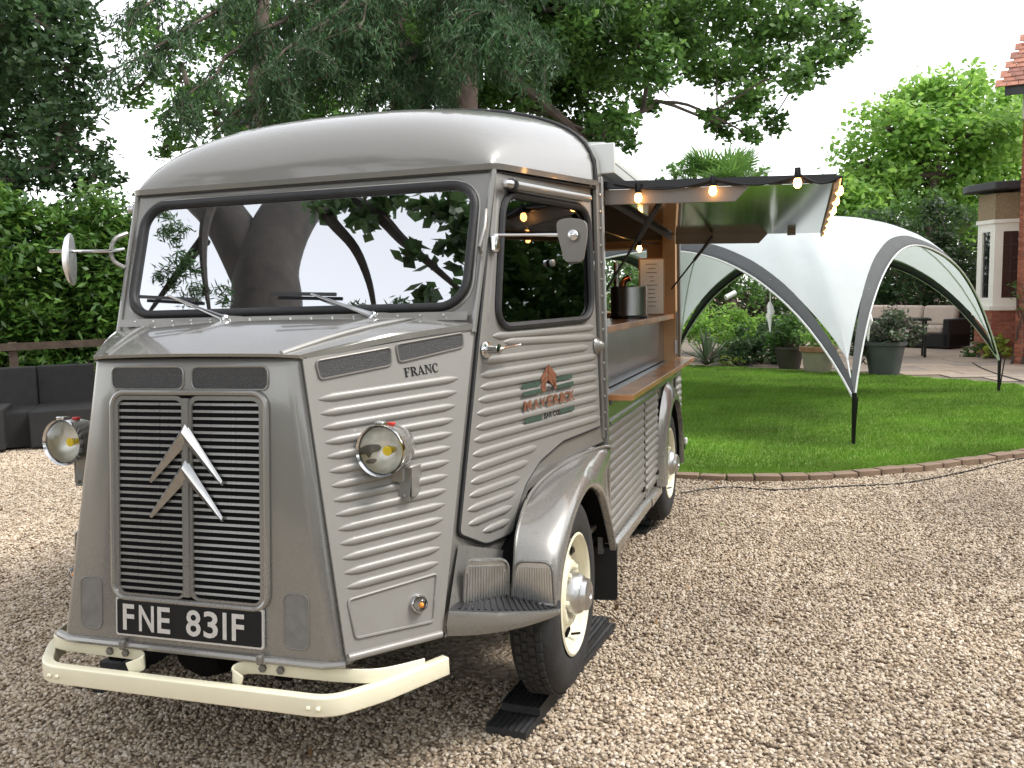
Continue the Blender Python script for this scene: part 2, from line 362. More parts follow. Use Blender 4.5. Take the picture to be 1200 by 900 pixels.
# ---- front panel with rounded corners
mb = MB(); rows = []
for z, back in ((.392, .012), (.400, .0), (.43, 0), (.6, 0), (.85, 0), (1.1, 0), (1.245, 0), (1.266, .004), (1.276, .016), (1.278, .04)):
    e = hedge_u(z); fl = e - .062; half = [(fl * k / 4, 0) for k in range(5)] + [(fl + .062 * math.sin(R_(q)), .05 * (1 - math.cos(R_(q)))) for q in (15, 30, 42, 54, 66, 78, 88)] + [(e - .004, .08)]
    lft = half[:5] + [(fl + .010, .003), (fl + .018, .010), (fl + .026, .022), (fl + .034, .038), (fl + .044, .058), (fl + .052, .075), (fl + .058, .09), (fl + .060, .11)]
    row = [(-u, d) for u, d in lft[::-1]] + half[1:]
    rows.append([(u, fz(z) + max(d, back), z) for u, d in row])
front = mb.grid(rows).obj('front_panel', 'paint', van, smooth=50)
mb = MB(); mb.tube([(-.512, .02, .397), (-.45, -.003, .394), (.45, -.003, .394), (.512, .02, .397)], .0125, 8).obj('bottom_roll', 'paint', front)
mb = MB(); mb.box((0, .012, .398), (.40, .02, .022)); mb.obj('hinge_rod', 'paint', front, bevel=.004)
for u in (-.235, .252):
    mb = MB(); mb.box((u, -.012, .398), (.018, .03, .03)); mb.obj('latch', 'paint_dull', front, bevel=.006)
def frect(cx, cz, w, h, r, off, n=5):
    return [fp(cx + x, cz + y, off) for x, y in rrect(w, h, r, n)]
for cx in (-.146, .146):                                    # upper air vents
    MB().plate([frect(cx, 1.215, .255, .062, .016, .002)], FN, .003).obj('vent_mesh', 'mesh_grey', front)
    MB().tube(frect(cx, 1.215, .262, .069, .02, .001), .0035, 6, True).obj('vent_rim', 'paint', front)
for cx in (-.365, .365):                                    # taped lower openings
    MB().plate([frect(cx, .513, .075, .155, .02, .0015)], FN, .002).obj('cover_patch', 'tape_grey', front)
    MB().tube(frect(cx, .513, .080, .160, .022, .0005), .003, 6, True).obj('patch_rim', 'paint_dull', front)

# ---- grille
grille = MB().tube(frect(0, .856, .545, .632, .045, .006, 6), .0095, 8, True).obj('grille', 'paint', van)
MB().plate([frect(0, .856, .53, .617, .04, .0022)], FN, .001).obj('grille_backing', 'dark_void', grille)
mb = MB()
rim = [(-.2725, .02), (-.255, .02)]
for cx in (-.134, .134):
    mb.plate([frect(cx, .856, .262, .612, .036, .009), frect(cx, .853, .232, .592, .022, .009)], FN, .008)
mb.obj('grille_frame', 'paint', grille, smooth=30)
mb = MB(); mb.sweep([fp(0, .56, .012), fp(0, 1.155, .012)], [(-.012, -.006), (-.009, .004), (.009, .004), (.012, -.006)], up=FN); mb.obj('grille_bar', 'paint', grille)
NS = 28; slat_src = None
for col in (-.134, .134):
    for k in range(NS):
        z = .562 + (k + .5) * (1.148 - .562) / NS
        if slat_src is None:
            s = MB(); prof = [(-.0045, .0), (-.002, .0075), (.002, .0085), (.0055, .006), (.0055, .003), (.002, .0015)]
            s.sweep([(-.117, 0, 0), (.117, 0, 0)], [(-b, a) for a, b in prof], up=(0, 0, 1)); slat_src = s.obj('slat', 'paint', grille, smooth=60); o = slat_src
        else: o = share('slat', slat_src, grille)
        o.location = fp(col, z, .004); o.rotation_euler = (0, 0, 0)
def chevron(zt, name):
    # ridged V: apex at zt; outer edge, ridge and inner edge
    mb = MB()
    for s in (-1, 1):
        A, Rg, I = fp(0, zt, .012), fp(0, zt - .028, .034), fp(0, zt - .068, .012)
        T = fp(s * .130, zt - .183, .012); a2, i2 = fp(s * .128, zt - .170, .014), fp(s * .1235, zt - .184, .014); r2 = fp(s * .127, zt - .178, .020)
        mb.add([A, a2, T, i2, I, Rg, r2], [(0, 5, 6, 1), (5, 4, 3, 6), (1, 6, 2), (6, 3, 2), (0, 1, 2, 3, 4)])
    return mb.obj(name, 'badge', grille, smooth=0)
chevron(1.083, 'chevron_emblem'); chevron(.976, 'chevron_emblem')
# ---- number plate
plate = MB().plate([frect(0, .484, .524, .118, .008, .012, 3)], FN, .008).obj('number_plate', 'plate_silver', van)
MB().plate([frect(0, .484, .512, .106, .006, .0135, 3)], FN, .002).obj('plate_face', 'ink', plate)
PU = unit((0, .0575, 1))
for tx, cx, w in (('F', -.212, .042), ('N', -.146, .055), ('E', -.083, .046), ('8', .023, .052), ('3', .084, .050), ('1', .132, .011), ('F', .178, .042)):
    if tx == '1':
        MB().plate([[fp(cx - .0065, .444, .0155), fp(cx + .0065, .444, .0155), fp(cx + .0065, .524, .0155), fp(cx - .0065, .524, .0155)]], FN, .0015).obj('digit', 'plate_silver', plate, smooth=0)
    else: text_mesh(tx, 1, fp(cx, .484), (1, 0, 0), PU, FN, .0155, 'plate_silver', 'digit' if tx.isdigit() else 'letter', plate, fit=(w, .080), offset=.018)

# ---- nose sides with pressed ribs
NEX = unit(NSB - BOT); NN = NP[1]
mb = MB()
outer = [von(NP, *p) for p in ((355, 421), (406.7, 775), (518, 746), (556, 384))]
mb.plate([round_poly(outer, [.006, .02, .01, .006], 3)], NN, .006)
L0, L1, R0, R1 = von(NP, 371.7, 468), von(NP, 405, 689), von(NP, 538, 443), von(NP, 515, 659)
for k in range(14):
    t = k / 13; mb.rib(L0 + (L1 - L0) * t, R0 + (R1 - R0) * t, NN, .0135, .0095, .05)
rc = round_poly([von(NP, *p, .002) for p in ((408, 703), (512, 672), (508, 728), (417, 748))], .012, 3)
mb.tube(rc, .0045, 6, True)
lo = [von(NP, *p, .003) for p in ((408, 771), (517, 743))]
mb.tube(lo, .012, 8)
nose_r = mb.obj('nose_side_panel', 'paint_rib', van, smooth=50)
mbl = mb.mirror(); mbl.v = [lwarp(p) for p in mbl.v]; nose_l = mbl.obj('nose_side_panel', 'paint_rib', van, smooth=50)
def mirw(m):
    q = m.mirror(); q.v = [lwarp(p) for p in q.v]; return q
for par, sg in ((nose_r, 1), (nose_l, -1)):
    F1 = lambda m, *a, **k: (m if sg > 0 else mirw(m)).obj(*a, **k)
    for q in (((370, 423), (458, 407), (459, 428), (375, 445)), ((464, 404), (542, 390), (543, 407), (468, 425))):
        lp = round_poly([von(NP, *p, .0025) for p in q], .014, 4)
        F1(MB().plate([lp], NN, .003), 'vent_mesh', 'mesh_grey', par); F1(MB().tube(lp, .0035, 6, True), 'vent_rim', 'paint_dull', par)
    c = von(NP, 489, 707); ind = F1(MB().lathe([(.028, 0), (.028, .012), (.025, .016), (.022, .016)], c, NN, 20), 'indicator_light', 'chrome', par)
    F1(MB().lathe([(.024, .014), (.023, .022), (.017, .032), (.008, .037), (.0005, .038)], c, NN, 16), 'indicator_lens', 'lens_glass', ind)
    F1(MB().ball(c + NN * .016 + V((.004, 0, -.004)), .009, 8), 'indicator_bulb', 'amber', ind)
# serif lettering built from strokes
def serif_word(org, ex, ey, n, H, par):
    S, T, W = H * .20, H * .07, H * .09          # stem, thin, serif
    G = {'F': ([(.12, 0, .12 + .2, 1), (.02, 0, .44, .07), (.02, .93, .78, 1), (.70, .72, .78, .95), (.3, .47, .58, .54), (.53, .40, .58, .62)], .84),
         'R': ([(.12, 0, .32, 1), (.02, 0, .44, .07), (.02, .93, .5, 1), (.3, .46, .5, .53)], .98),
         'A': ([(-.02, 0, .28, .07), (.58, 0, 1.0, .07), (.24, .3, .66, .37)], 1.0),
         'N': ([(.14, 0, .21, 1), (.0, 0, .35, .07), (.84, 0, .91, 1), (.70, .93, 1.05, 1), (.0, .93, .3, 1)], 1.06),
         'C': ([(.74, .66, .80, 1.0)], .86)}
    x = 0; k_ = H * .92
    P = lambda a, b: V(org) + V(ex) * (x + a * k_) + V(ey) * (b * H)
    for ch in 'FRANC':
        boxes, adv = G[ch]; mb = MB()
        for a, b, c, d in boxes: mb.plate([[P(a, b), P(c, b), P(c, d), P(a, d)]], n, .0008)
        if ch == 'R':
            o = [P(.48 + .34 * math.cos(t), .73 + .27 * math.sin(t)) for t in np.linspace(-1.57, 1.57, 9)]; i = [P(.48 + .14 * math.cos(t), .73 + .2 * math.sin(t)) for t in np.linspace(1.57, -1.57, 9)]
            mb.plate([o + i], n, .0008); mb.plate([[P(.42, .48), P(.62, .48), P(1.0, 0), P(.74, 0)]], n, .0008)
        if ch == 'A':
            mb.plate([[P(.08, .03), P(.15, .03), P(.5, .93), P(.46, 1.0)]], n, .0008); mb.plate([[P(.44, 1.02), P(.52, 1.02), P(.92, .03), P(.68, .03)]], n, .0008)
        if ch == 'N': mb.plate([[P(.08, 1), P(.32, 1), P(.91, .02), P(.86, -.03)]], n, .0008)
        if ch == 'C':
            o = [P(.46 + .46 * math.cos(t), .5 + .53 * math.sin(t)) for t in np.linspace(.62, 5.6, 18)]; i = [P(.50 + .29 * math.cos(t), .5 + .45 * math.sin(t)) for t in np.linspace(5.5, .75, 18)]
            mb.plate([o + i], n, .0008)
        mb.obj('letter', 'ink', par, smooth=0); x += (adv + .05) * k_
fo = von(NP, 475, 442, .002); fe = von(NP, 524, 434, .002); fh_ = np.linalg.norm(von(NP, 473, 431) - von(NP, 475, 442))
serif_word(fo, unit(fe - fo), unit(np.cross(NN, unit(fe - fo))), NN, fh_ * .96, nose_r)

# ---- bonnet
bon = MB()
fr = [(-.352, .075, 1.272), (-.345, .045, 1.281), (-.30, .036, 1.285), (-.15, .034, 1.288), (0, .034, 1.289), (.15, .034, 1.288), (.30, .036, 1.286), (.385, .040, 1.281), (.392, .058, 1.273)]
bk = [(-.722, .585, 1.354), (-.700, .585, 1.362), (-.52, .585, 1.384), (-.25, .590, 1.392), (0, .592, 1.394), (.25, .590, 1.392), (.52, .585, 1.384), (.700, .585, 1.362), (.722, .585, 1.354)]
rows = []
rows.append([(x, y + .004, z - .009) for x, y, z in fr])
for t in np.linspace(0, 1, 9):
    rows.append([tuple(V(a) * (1 - t) + V(b) * t + V((0, 0, .012 * math.sin(math.pi * t)))) for a, b in zip(fr, bk)])
bonnet = bon.grid(rows).obj('bonnet', 'paint', van, smooth=30)
for s in (-1, 1):
    f0 = .325 if s > 0 else .295; pth = [(s * (f0 + (.525 - f0) * t), .045 + .51 * t, 1.2865 + .096 * t + .012 * math.sin(math.pi * t)) for t in np.linspace(0, 1, 8)]
    MB().tube(pth, [.009] * 6 + [.006, .002], 8).obj('bonnet_crease', 'paint', bonnet)
    e0 = .389 if s > 0 else .350
    MB().sweep([(s * (e0 + (.719 - e0) * t), .065 + .525 * t, 1.276 + .078 * t + .01 * math.sin(math.pi * t)) for t in np.linspace(0, 1, 8)], [(-.006, -.014), (.007, -.014), (.007, .004), (-.006, .006)]).obj('bonnet_edge', 'paint', bonnet)
MB().plate([[(-.70, .565, 1.372), (.70, .565, 1.372), (.70, .58, 1.40), (-.70, .58, 1.40)]], (0, -1, .3), .004).obj('cowl_strip', 'paint', bonnet)
for u in np.linspace(-.62, .62, 16):
    if u < -.61: rv = MB().ball((0, 0, 0), .0045, 6).obj('rivet', 'alloy', bonnet); rv.location = (u, .562, 1.39)
    else: share('rivet', rv, bonnet, (u, .562, 1.39))
# ---- windscreen wall
SN = SP[1]; SU = unit(np.cross(SN, (1, 0, 0)));  SU = SU if SU[2] > 0 else -SU
scen = von(SP, 360, 300); s0 = V((0, .6875, 1.62)); s0 = s0 - ((s0 - SP[0]) @ SN) * SN
def sp_(x, y, off=0.0): return s0 + V((1, 0, 0)) * x + SU * y + SN * off
ws = [sp_(x * (1 + .006 * y / .2), y, 0) for x, y in rrect(1.366, .445, .095, 7, 0, .004)]
outer = [NST + V((.005, 0, -.01)), GUT, GUT * V((-1, 1, 1)), (NST + V((.005, 0, -.01))) * V((-1, 1, 1))]
outer = [p - ((p - SP[0]) @ SN) * SN for p in outer]
wall = MB().plate([outer, ws], SN, .01).obj('windscreen_surround', 'paint', van, smooth=30)
MB().tube([p + SN * .004 for p in ws], .0155, 10, True).obj('windscreen_gasket', 'black_rubber', wall)
MB().tube([sp_(x, y, .0) for x, y in rrect(1.405, .485, .112, 7, 0, .004)], .006, 8, True).obj('pressed_bead', 'paint', wall)
screen = MB().plate([[p - SN * .002 for p in ws]], SN, .001).obj('windscreen', 'screen_glass', van, smooth=0)
MB().plate([[sp_(-.65 + x, .12 + y, -.006) for x, y in ((0, 0), (.045, 0), (.045, .045), (0, .045))]], SN, .001).obj('permit_sticker', 'pink_paper', screen, smooth=0)
for s in (-1, 1):       # raised corner posts and facets
    A = V((NST[0] * s, NST[1], NST[2])); B = V((GUT[0] * s, GUT[1], GUT[2])); D = unit(B - A)
    MB().tube([A - D * .02, B], .011, 8).obj('corner_post', 'paint', wall)
# ---- roof gutter, cab roof
def roof_w(v): return .742 + (.940 - .742) * min(1, max(0, (v - .761) / (1.447 - .761)))
def roof_z0(v): return 1.894 + (1.919 - 1.894) * min(1, max(0, (v - .761) / .686))
cv = [(.748, 0.0), (.751, .040), (.762, .082), (.785, .128), (.83, .182), (.91, .236), (1.03, .282), (1.18, .318), (1.32, .341), (1.455, .356)]
rows = []
for v, h in cv:
    w = roof_w(v); z0 = roof_z0(v); row = []
    for a in np.linspace(-1, 1, 33):
        x = math.sin(a * math.pi / 2); k = max(0, 1 - abs(x) ** 2.45) ** (1 / 2.9)
        ww = w * (1 if v > .79 else 1 - .0 * (.79 - v)); row.append((ww * x, v, z0 + h * k))
    rows.append(row)
roof = MB().grid(rows).obj('cab_roof', 'paint', van, smooth=70)
arch = [(p[0] * 1.004, 1.462, p[2] + .004) for p in rows[-1]]
MB().tube(arch, .009, 8).obj('roof_seal', 'black_rubber', roof)
gp = [(-.944, 1.46, 1.919), (-.746, .757, 1.896), (.746, .757, 1.896), (.944, 1.46, 1.919)]
gp = round_poly(gp, [0, .03, .03, 0], 4)
MB().sweep(gp, [(-.016, -.010), (.016, -.010), (.019, .010), (.014, .012), (.011, -.003), (-.016, -.003)]).obj('rain_gutter', 'paint', roof, smooth=30)
MB().sweep([p - V((0, -.004, .017)) for p in gp], [(-.01, -.003), (.006, -.003), (.006, .003), (-.01, .003)]).obj('gutter_seal', 'black_rubber', roof)
def roof_h(v): return float(np.interp(v, [c[0] for c in cv], [c[1] for c in cv]))
def roof_pt(v, a, off=0.0):
    x = math.sin(a * math.pi / 2); k = max(0, 1 - abs(x) ** 2.45) ** (1 / 2.9); return V((roof_w(v) * x * (1 + off), v, roof_z0(v) + roof_h(v) * k + off))
# ---- doors
DN = DP[1]
Lr = [(710, 42), (750, 62), (675, 130), (668, 180), (668, 222), (660, 268), (655, 315), (652, 365), (645, 410), (640, 460), (637, 510), (632, 558), (628, 605), (622, 655), (625, 705), (675, 730)]
Rr = [(1070, 10), (1075, 45), (1050, 80), (1080, 112), (1080, 148), (1083, 185), (1085, 220), (1085, 255), (1088, 290), (1092, 325), (870, 430), (840, 482), (812, 538), (795, 590), (783, 640), (775, 688)]
dor = [von(DP, *z6(583, 262)), von(DP, *z3(597, 738)), von(DP, *z3(690, 773)), von(DP, *z3(784, 733)), von(DP, *z3(800, 650)), von(DP, *z3(830, 560)), von(DP, *z3(880, 480)), von(DP, *z3(960, 410)), von(DP, *z3(1092, 357)), von(DP, *z6(938, 322))]
dor = round_poly(dor, [.01, .02, .03, .03, .02, .02, .02, .02, .004, .01], 3)
win = [von(DP, *z6(*p)) for p in ((606, 340), (925, 400), (942, 815), (582, 850))]
wi = round_poly(win, [.09, .09, .10, .09], 6)
mb = MB(); mb.plate([dor, wi], DN, .012)
for a, b in zip(Lr, Rr):
    mb.rib(von(DP, *z3(*a)), von(DP, *z3(*b)), DN, .0145, .0095, .05)
mb.rib(von(DP, *z6(590, 350)), von(DP, *z6(552, 830)), DN, .008, .006, .04)
door_r, door_l = both(mb, 'door', 'paint_rib', smooth=50)
body_pts = [NSB + V((.002, -.004, 0)), V((GUT[0], GUT[1], GUT[2])), DRT, DRB + V((0, 0, -.08)), von(DP, *zb(400, 170)), von(DP, *zb(250, 300)), von(DP, *zb(175, 510)), von(DP, *zb(150, 810))]
body_pts = [p - ((p - DP[0]) @ DN) * DN - DN * .013 for p in body_pts]
both(MB().plate([body_pts, [p - DN * .013 for p in wi]], DN, .006), 'cab_side', 'paint', smooth=0)
for par, sg in ((door_r, 1), (door_l, -1)):
    F1 = lambda m, *a, **k: (m if sg > 0 else m.mirror()).obj(*a, **k)
    F1(MB().tube([p - DN * .006 for p in dor], .0075, 6, True), 'door_seal', 'black_rubber', par)
    F1(MB().tube([p + DN * .003 for p in wi], .0145, 8, True), 'window_gasket', 'black_rubber', par)
    F1(MB().plate([[p - DN * .004 for p in wi]], DN, .001), 'window_glass', 'side_glass', par, smooth=0)
    a, b = von(DP, *z6(745, 375), -.012), von(DP, *z6(775, 838), -.012)
    F1(MB().bar(a, b, .03, .008, up=DN), 'sliding_pane_edge', 'lens_glass', par)
    c = von(DP, *z6(790, 605), .004); F1(MB().lathe([(.013, 0), (.013, .012), (.001, .014)], c, DN, 12), 'pane_knob', 'alloy', par)
    # handle
    h0 = von(DP, 570, 410, .006); hd = F1(MB().lathe([(.030, 0), (.028, .006), (.016, .010), (.014, .045), (.018, .052), (.001, .055)], h0, DN, 14), 'door_handle', 'chrome', par)
    ex = unit(von(DP, 597, 404) - von(DP, 570, 410))
    F1(MB().tube([h0 + DN * .045, h0 + DN * .05 + ex * .03, h0 + DN * .048 + ex * .08, h0 + DN * .055 + ex * .13], [.010, .008, .0065, .005], 8), 'handle_lever', 'chrome', hd)
    c = von(DP, 700, 405, .004); F1(MB().lathe([(.034, 0), (.026, .006), (.02, .02), (.012, .028), (.001, .03)], c, DN, 16), 'hinge_boss', 'paint', par)
    # blind tube over the window
    a, b = von(DP, *z6(655, 312), .03), von(DP, *z6(930, 362), .03); tb = F1(MB().tube([a, b, b + (b - a) * .012], [.017, .017, .006], 10), 'blind_tube', 'paint', par)
    d = unit(b - a); F1(MB().tube([a - d * .075, a - d * .07, a - d * .03, a - d * .028], [.004, .013, .016, .010], 10), 'tube_cap', 'alloy', tb)
    F1(MB().box(a + DN * -.01, (.03, .05, .045)), 'tube_bracket', 'gloss_black', tb, bevel=.006)
# van lettering
lc = lambda x, y: von(DP, 560 + x / 7.5, 380 + y / 7.5, .0106)
o_ = lc(625, 660); ex = unit(lc(840, 600) - lc(405, 700)); ey = unit(np.cross(DN, ex)); logo = MB()
def lq(pts, name, m): return MB().plate([[lc(*p) for p in pts]], DN, .001).obj(name, m, door_r, smooth=0)
lq([(390, 530), (548, 495), (548, 540), (390, 572)], 'logo_bar', 'logo_green'); lq([(398, 600), (556, 562), (556, 600), (398, 637)], 'logo_bar', 'logo_green')
lq([(698, 465), (832, 437), (832, 473), (698, 500)], 'logo_bar', 'logo_green'); lq([(704, 535), (840, 497), (842, 535), (706, 568)], 'logo_bar', 'logo_green')
lq([(415, 835), (565, 795), (567, 838), (415, 875)], 'logo_bar', 'logo_green'); lq([(722, 750), (848, 712), (850, 752), (724, 787)], 'logo_bar', 'logo_green')
# feathered arrowhead: two stacked chevrons with notches
for a, b, c in ((352, 425, .0), (425, 500, 8)):
    lq([(622, a), (690, a + 85), (684, a + 150), (620, a + 62)], 'logo_chevron', 'logo_orange'); lq([(618, a + 3), (616, a + 66), (560, a + 165), (558, a + 110)], 'logo_chevron', 'logo_orange')
lq([(590, 500), (600, 492), (598, 585), (572, 594), (566, 560)], 'logo_chevron', 'logo_orange'); lq([(655, 480), (690, 520), (694, 555), (670, 545), (655, 520)], 'logo_chevron', 'logo_orange')
def lt(t, x, y, w, h, m, off=.0):
    ce = lc(x, y) + DN * (.0025 if m == 'ink' else 0); wd = np.linalg.norm(lc(x + w / 2, y) - lc(x - w / 2, y)); hh = np.linalg.norm(lc(x, y + h / 2) - lc(x, y - h / 2))
    return text_mesh(t, 1, ce, ex, ey, DN, .0015, m, 'logo_lettering', door_r, fit=(wd, hh), offset=off)
lt('THE', 632, 563, 72, 42, 'ink', .035)
for i, (ch, x) in enumerate(zip('MAVERICK', (437, 512, 570, 634, 692, 736, 776, 825))):
    lt(ch, x, 715 - (x - 437) * .235, 26 if ch == 'I' else (62 if ch == 'M' else 48), 92, 'logo_orange', .02)
lt('BAR CO.', 645, 788, 140, 50, 'ink', .035)

# ---- lower cab sides: kick panel, step, front wing
K = [NSB + V((.003, -.002, .0)), vat(*z4(592, 310), 1, .53), von(DP, *z3(806, 800), -.004), von(DP, *z3(592, 775), -.004)]
rows = [[K[0] * (1 - t) + K[1] * t for t in np.linspace(0, 1, 6)], [(K[0] * (1 - t) + K[1] * t) * .5 + (K[3] * (1 - t) + K[2] * t) * .5 for t in np.linspace(0, 1, 6)], [K[3] * (1 - t) + K[2] * t for t in np.linspace(0, 1, 6)]]
both(MB().grid(rows), 'kick_panel', 'paint')
def kick_vent(q, nn, par_list):
    lp = round_poly(q, [.035, .035, .006, .006], 4)
    m0 = MB().plate([lp], nn, .004); both(m0, 'step_vent', 'alloy')
    both(MB().tube([p + nn * .001 for p in lp], .006, 6, True), 'vent_rim', 'paint')
    m1 = MB()
    for t in np.linspace(.06, .94, 15):
        a = q[3] * (1 - t) + q[2] * t; b = q[0] * (1 - t) + q[1] * t; cut = .86 if .12 < t < .88 else .72
        m1.bar(a + (b - a) * .05 + nn * .002, a + (b - a) * cut + nn * .002, .0042, .006, up=nn)
    both(m1, 'vent_ribs', 'alloy')
q1 = [vat(*z4(430, 168), 1, .402), vat(*z4(580, 165), 1, .53), vat(*z4(578, 303), 1, .53), vat(*z4(426, 330), 1, .385)]
n1 = unit(np.cross(q1[1] - q1[0], q1[3] - q1[0])); n1 = n1 if n1[1] < 0 else -n1
kick_vent([p + n1 * .010 for p in q1], n1, None)
q2 = [vat(*z4(*p), 1, .53) for p in ((615, 168), (745, 172), (755, 325), (605, 310))]
kick_vent([p + V((0, -.010, 0)) for p in q2], V((0, -1, 0)), None)
st_t = [vat(x, y, 1, v) for x, y, v in ((526, 716, .30), (560, 717.5, .335), (600, 718, .385), (633, 717, .455), (657, 713.5, .53))]
st_b = [vat(x, y, 1, v) for x, y, v in ((524.5, 745.5, .30), (560, 744, .338), (600, 738, .390), (633, 729, .462), (658, 719, .537))]
T = spline(st_t, 5); B = spline(st_b, 5)
both(MB().grid([T, [p * .5 + q * .5 + V((0, -.012, 0)) for p, q in zip(T, B)], B]), 'step_skirt', 'paint', smooth=60)
inner = [V((.72, .40, .488)), V((.76, .48, .478)), V((.82, .56, .468)), V((.90, .58, .458)), V((1.0, .575, .449))]
step_r, step_l = both(MB().grid([T, [p + V((0, .004, .003)) for p in T], spline(inner, 5)]), 'step_tread', 'black_rubber')
mb = MB()
for i in range(2, len(T) - 2):
    a = T[i] + V((0, .012, .004)); b = T[i] * .25 + spline(inner, 5)[i] * .75 + V((0, 0, .004)); mb.bar(a, b, .007, .005)
both(mb, 'tread_ribs', 'black_rubber')
# wing: flange curve on the body, lip curve round the wheel
FL = [vat(*z4(596, 312), 1, .535), vat(*zb(165, 650), 1, .555), vat(*zb(180, 480), 1, .63), von(DP, *zb(250, 300), .006), von(DP, *zb(400, 172)), von(DP, *zb(610, 92)), V((.966, 1.545, .70)), V((.968, 1.575, .50)), V((.968, 1.59, .35))]
LP = [vat(*zb(385, 850), 0, 1.0), vat(*zb(398, 690), 0, 1.0), vat(*zb(420, 560), 0, 1.0), vat(*zb(470, 380), 0, 1.0), vat(*zb(525, 278), 0, 1.0), vat(*zb(565, 280), 0, 1.0), vat(*zb(600, 330), 0, 1.0), vat(*zb(640, 500), 0, 1.0), vat(*zb(660, 620), 0, 1.0)]
FLs, LPs = spline(FL, 6), spline(LP, 6); cen = V((1.0, 1.02, .40)); rows = [[] for _ in range(11)]
for i, (a, l) in enumerate(zip(FLs, LPs)):
    rad = unit((l - cen) * V((0, 1, 1))); tt = i / (len(FLs) - 1); bulge = .055 * (1 - .75 * max(0, (tt - .55) / .45))
    s = V((min(.992, max(a[0] + .03, .985)), 0, 0)) + (l + rad * bulge) * V((0, 1, 1))
    for k, t in enumerate(np.linspace(0, 1, 8)):
        p = (1 - t) ** 3 * a + 3 * t * (1 - t) ** 2 * (a * .35 + s * .65) + 3 * t * t * (1 - t) * s + t ** 3 * l
        rows[k + 1].append(p)
    rows[0].append(a + V((-.02, .10, -.01)) if tt < .5 else a + V((-.03, 0, 0)))
    rows[9].append(l + V((-.004, 0, 0)) - rad * .012); rows[10].append(l + V((-.03, 0, 0)) - rad * .012)
wing = MB().grid(rows); wing_r, wing_l = both(wing, 'front_wing', 'paint', smooth=75)
both(MB().tube([p + DN * .006 for p in FLs[3:32]], .006, 6), 'wing_bead', 'paint')
# wheel-arch liner
def liner(lp, u0, name):
    mb = MB(); mb.grid([[V((u, p[1], p[2])) - unit((p - cen) * V((0, 1, 1))) * .006 for p in lp] for u in (.985, u0)])
    mb.add([V((u0, p[1], p[2])) for p in lp] + [V((u0, lp[0][1] + .1, .42)), V((u0, lp[-1][1], .3))], [tuple(range(len(lp))) + (len(lp) + 1, len(lp))])
    both(mb, name, 'dark_void', smooth=0)
liner(LPs, .66, 'arch_liner')
mb = MB().plate([[vat(706, 668, 1, 1.53), vat(725.5, 660, 1, 1.53), vat(725.5, 694, 1, 1.53), vat(722, 701, 1, 1.53), vat(707, 704, 1, 1.53)]], (0, -1, 0), .008)
fl = V((.85, 1.535, .16)); both(MB().plate([round_poly([(.80, 1.535, .52), (1.0, 1.535, .40), (1.0, 1.54, .15), (.80, 1.54, .14)], [0, .01, .02, .02], 3)], (0, -1, 0), .008), 'mud_flap', 'black_rubber')
# ---- wheels
def wheel(c, name_side):
    w = empty('wheel'); w.parent = van; w.location = c
    prof = [(.218, -.005), (.232, .004), (.26, .010), (.30, .008), (.33, -.004), (.345, -.02), (.352, -.035), (.3545, -.075), (.352, -.115), (.345, -.13), (.33, -.146), (.28, -.158), (.225, -.15)]
    ty = MB().lathe(prof, (0, 0, 0), (1, 0, 0), 56).obj('tyre', 'tyre', w, smooth=60)
    g = MB()
    for k in range(56):
        a = 2 * math.pi * k / 56
        for h, dl in ((-.038, 0), (-.062, .4), (-.088, 0), (-.112, .4)):
            aa = a + dl * .11; p = V((h, .3545 * math.cos(aa), .3545 * math.sin(aa))); r_ = unit(p * V((0, 1, 1))); t_ = np.cross((1, 0, 0), r_)
            g.box(p, (.018, .026, .008), (V((1, 0, 0)), t_, r_))
    g.obj('tread_blocks', 'tyre', ty, smooth=0)
    rp = [(.217, .0), (.222, .006), (.214, .010), (.206, .004), (.200, -.012), (.197, -.045), (.188, -.052), (.172, -.050), (.150, -.040), (.128, -.028), (.118, -.012), (.105, -.006), (.092, -.010), (.080, -.02), (.07, -.024), (.0, -.024)]
    rim = MB().lathe(rp, (0, 0, 0), (1, 0, 0), 48).obj('rim', 'cream', w, smooth=50)
    hp = [(.078, -.022), (.076, .010), (.066, .030), (.060, .034), (.056, .052), (.040, .060), (.018, .060), (.016, .056), (.0, .056)]
    MB().lathe(hp, (0, 0, 0), (1, 0, 0), 28).obj('hub_cap', 'alloy', w, smooth=35)
    for k in range(8):
        a = 2 * math.pi * (k + .3) / 8; p = V((-.044, .163 * math.cos(a), .163 * math.sin(a))); r_ = unit(p * V((0, 1, 1))); t_ = np.cross((1, 0, 0), r_)
        MB().box(p + V((.006, 0, 0)), (.008, .055, .018), (V((1, 0, 0)), t_, r_)).obj('rim_slot', 'dark_void', rim, smooth=0)
    for k in range(6):
        a = 2 * math.pi * (k + .1) / 6; lc_ = (0, .097 * math.cos(a), .097 * math.sin(a))
        if k == 0: nut = MB().lathe([(.011, -.012), (.011, .0), (.006, .004), (.0, .004)], (0, 0, 0), (1, 0, 0), 6).obj('wheel_nut', 'cream', rim, smooth=0); nut.location = lc_
        else: share('wheel_nut', nut, rim, lc_)
    MB().tube([(-.03, .06, -.175), (.006, .05, -.165)], .005, 6).obj('valve', 'black_rubber', rim)
    return w
def copy_tree(o, parent):
    c = o.copy(); COL.objects.link(c); c.parent = parent
    for ch in list(o.children): copy_tree(ch, c)
    return c
FWH, RWH = V((.966, .912, .368)), V((.966, 3.43, .446))
w0 = wheel(FWH, 1)
for c, fl in ((RWH, 0), (FWH * V((-1, 1, 1)) + V((.05, .02, 0)), 1), (RWH * V((-1, 1, 1)), 1)):
    w = copy_tree(w0, van); w.location = c
    if fl: w.rotation_euler = (0, 0, math.pi)
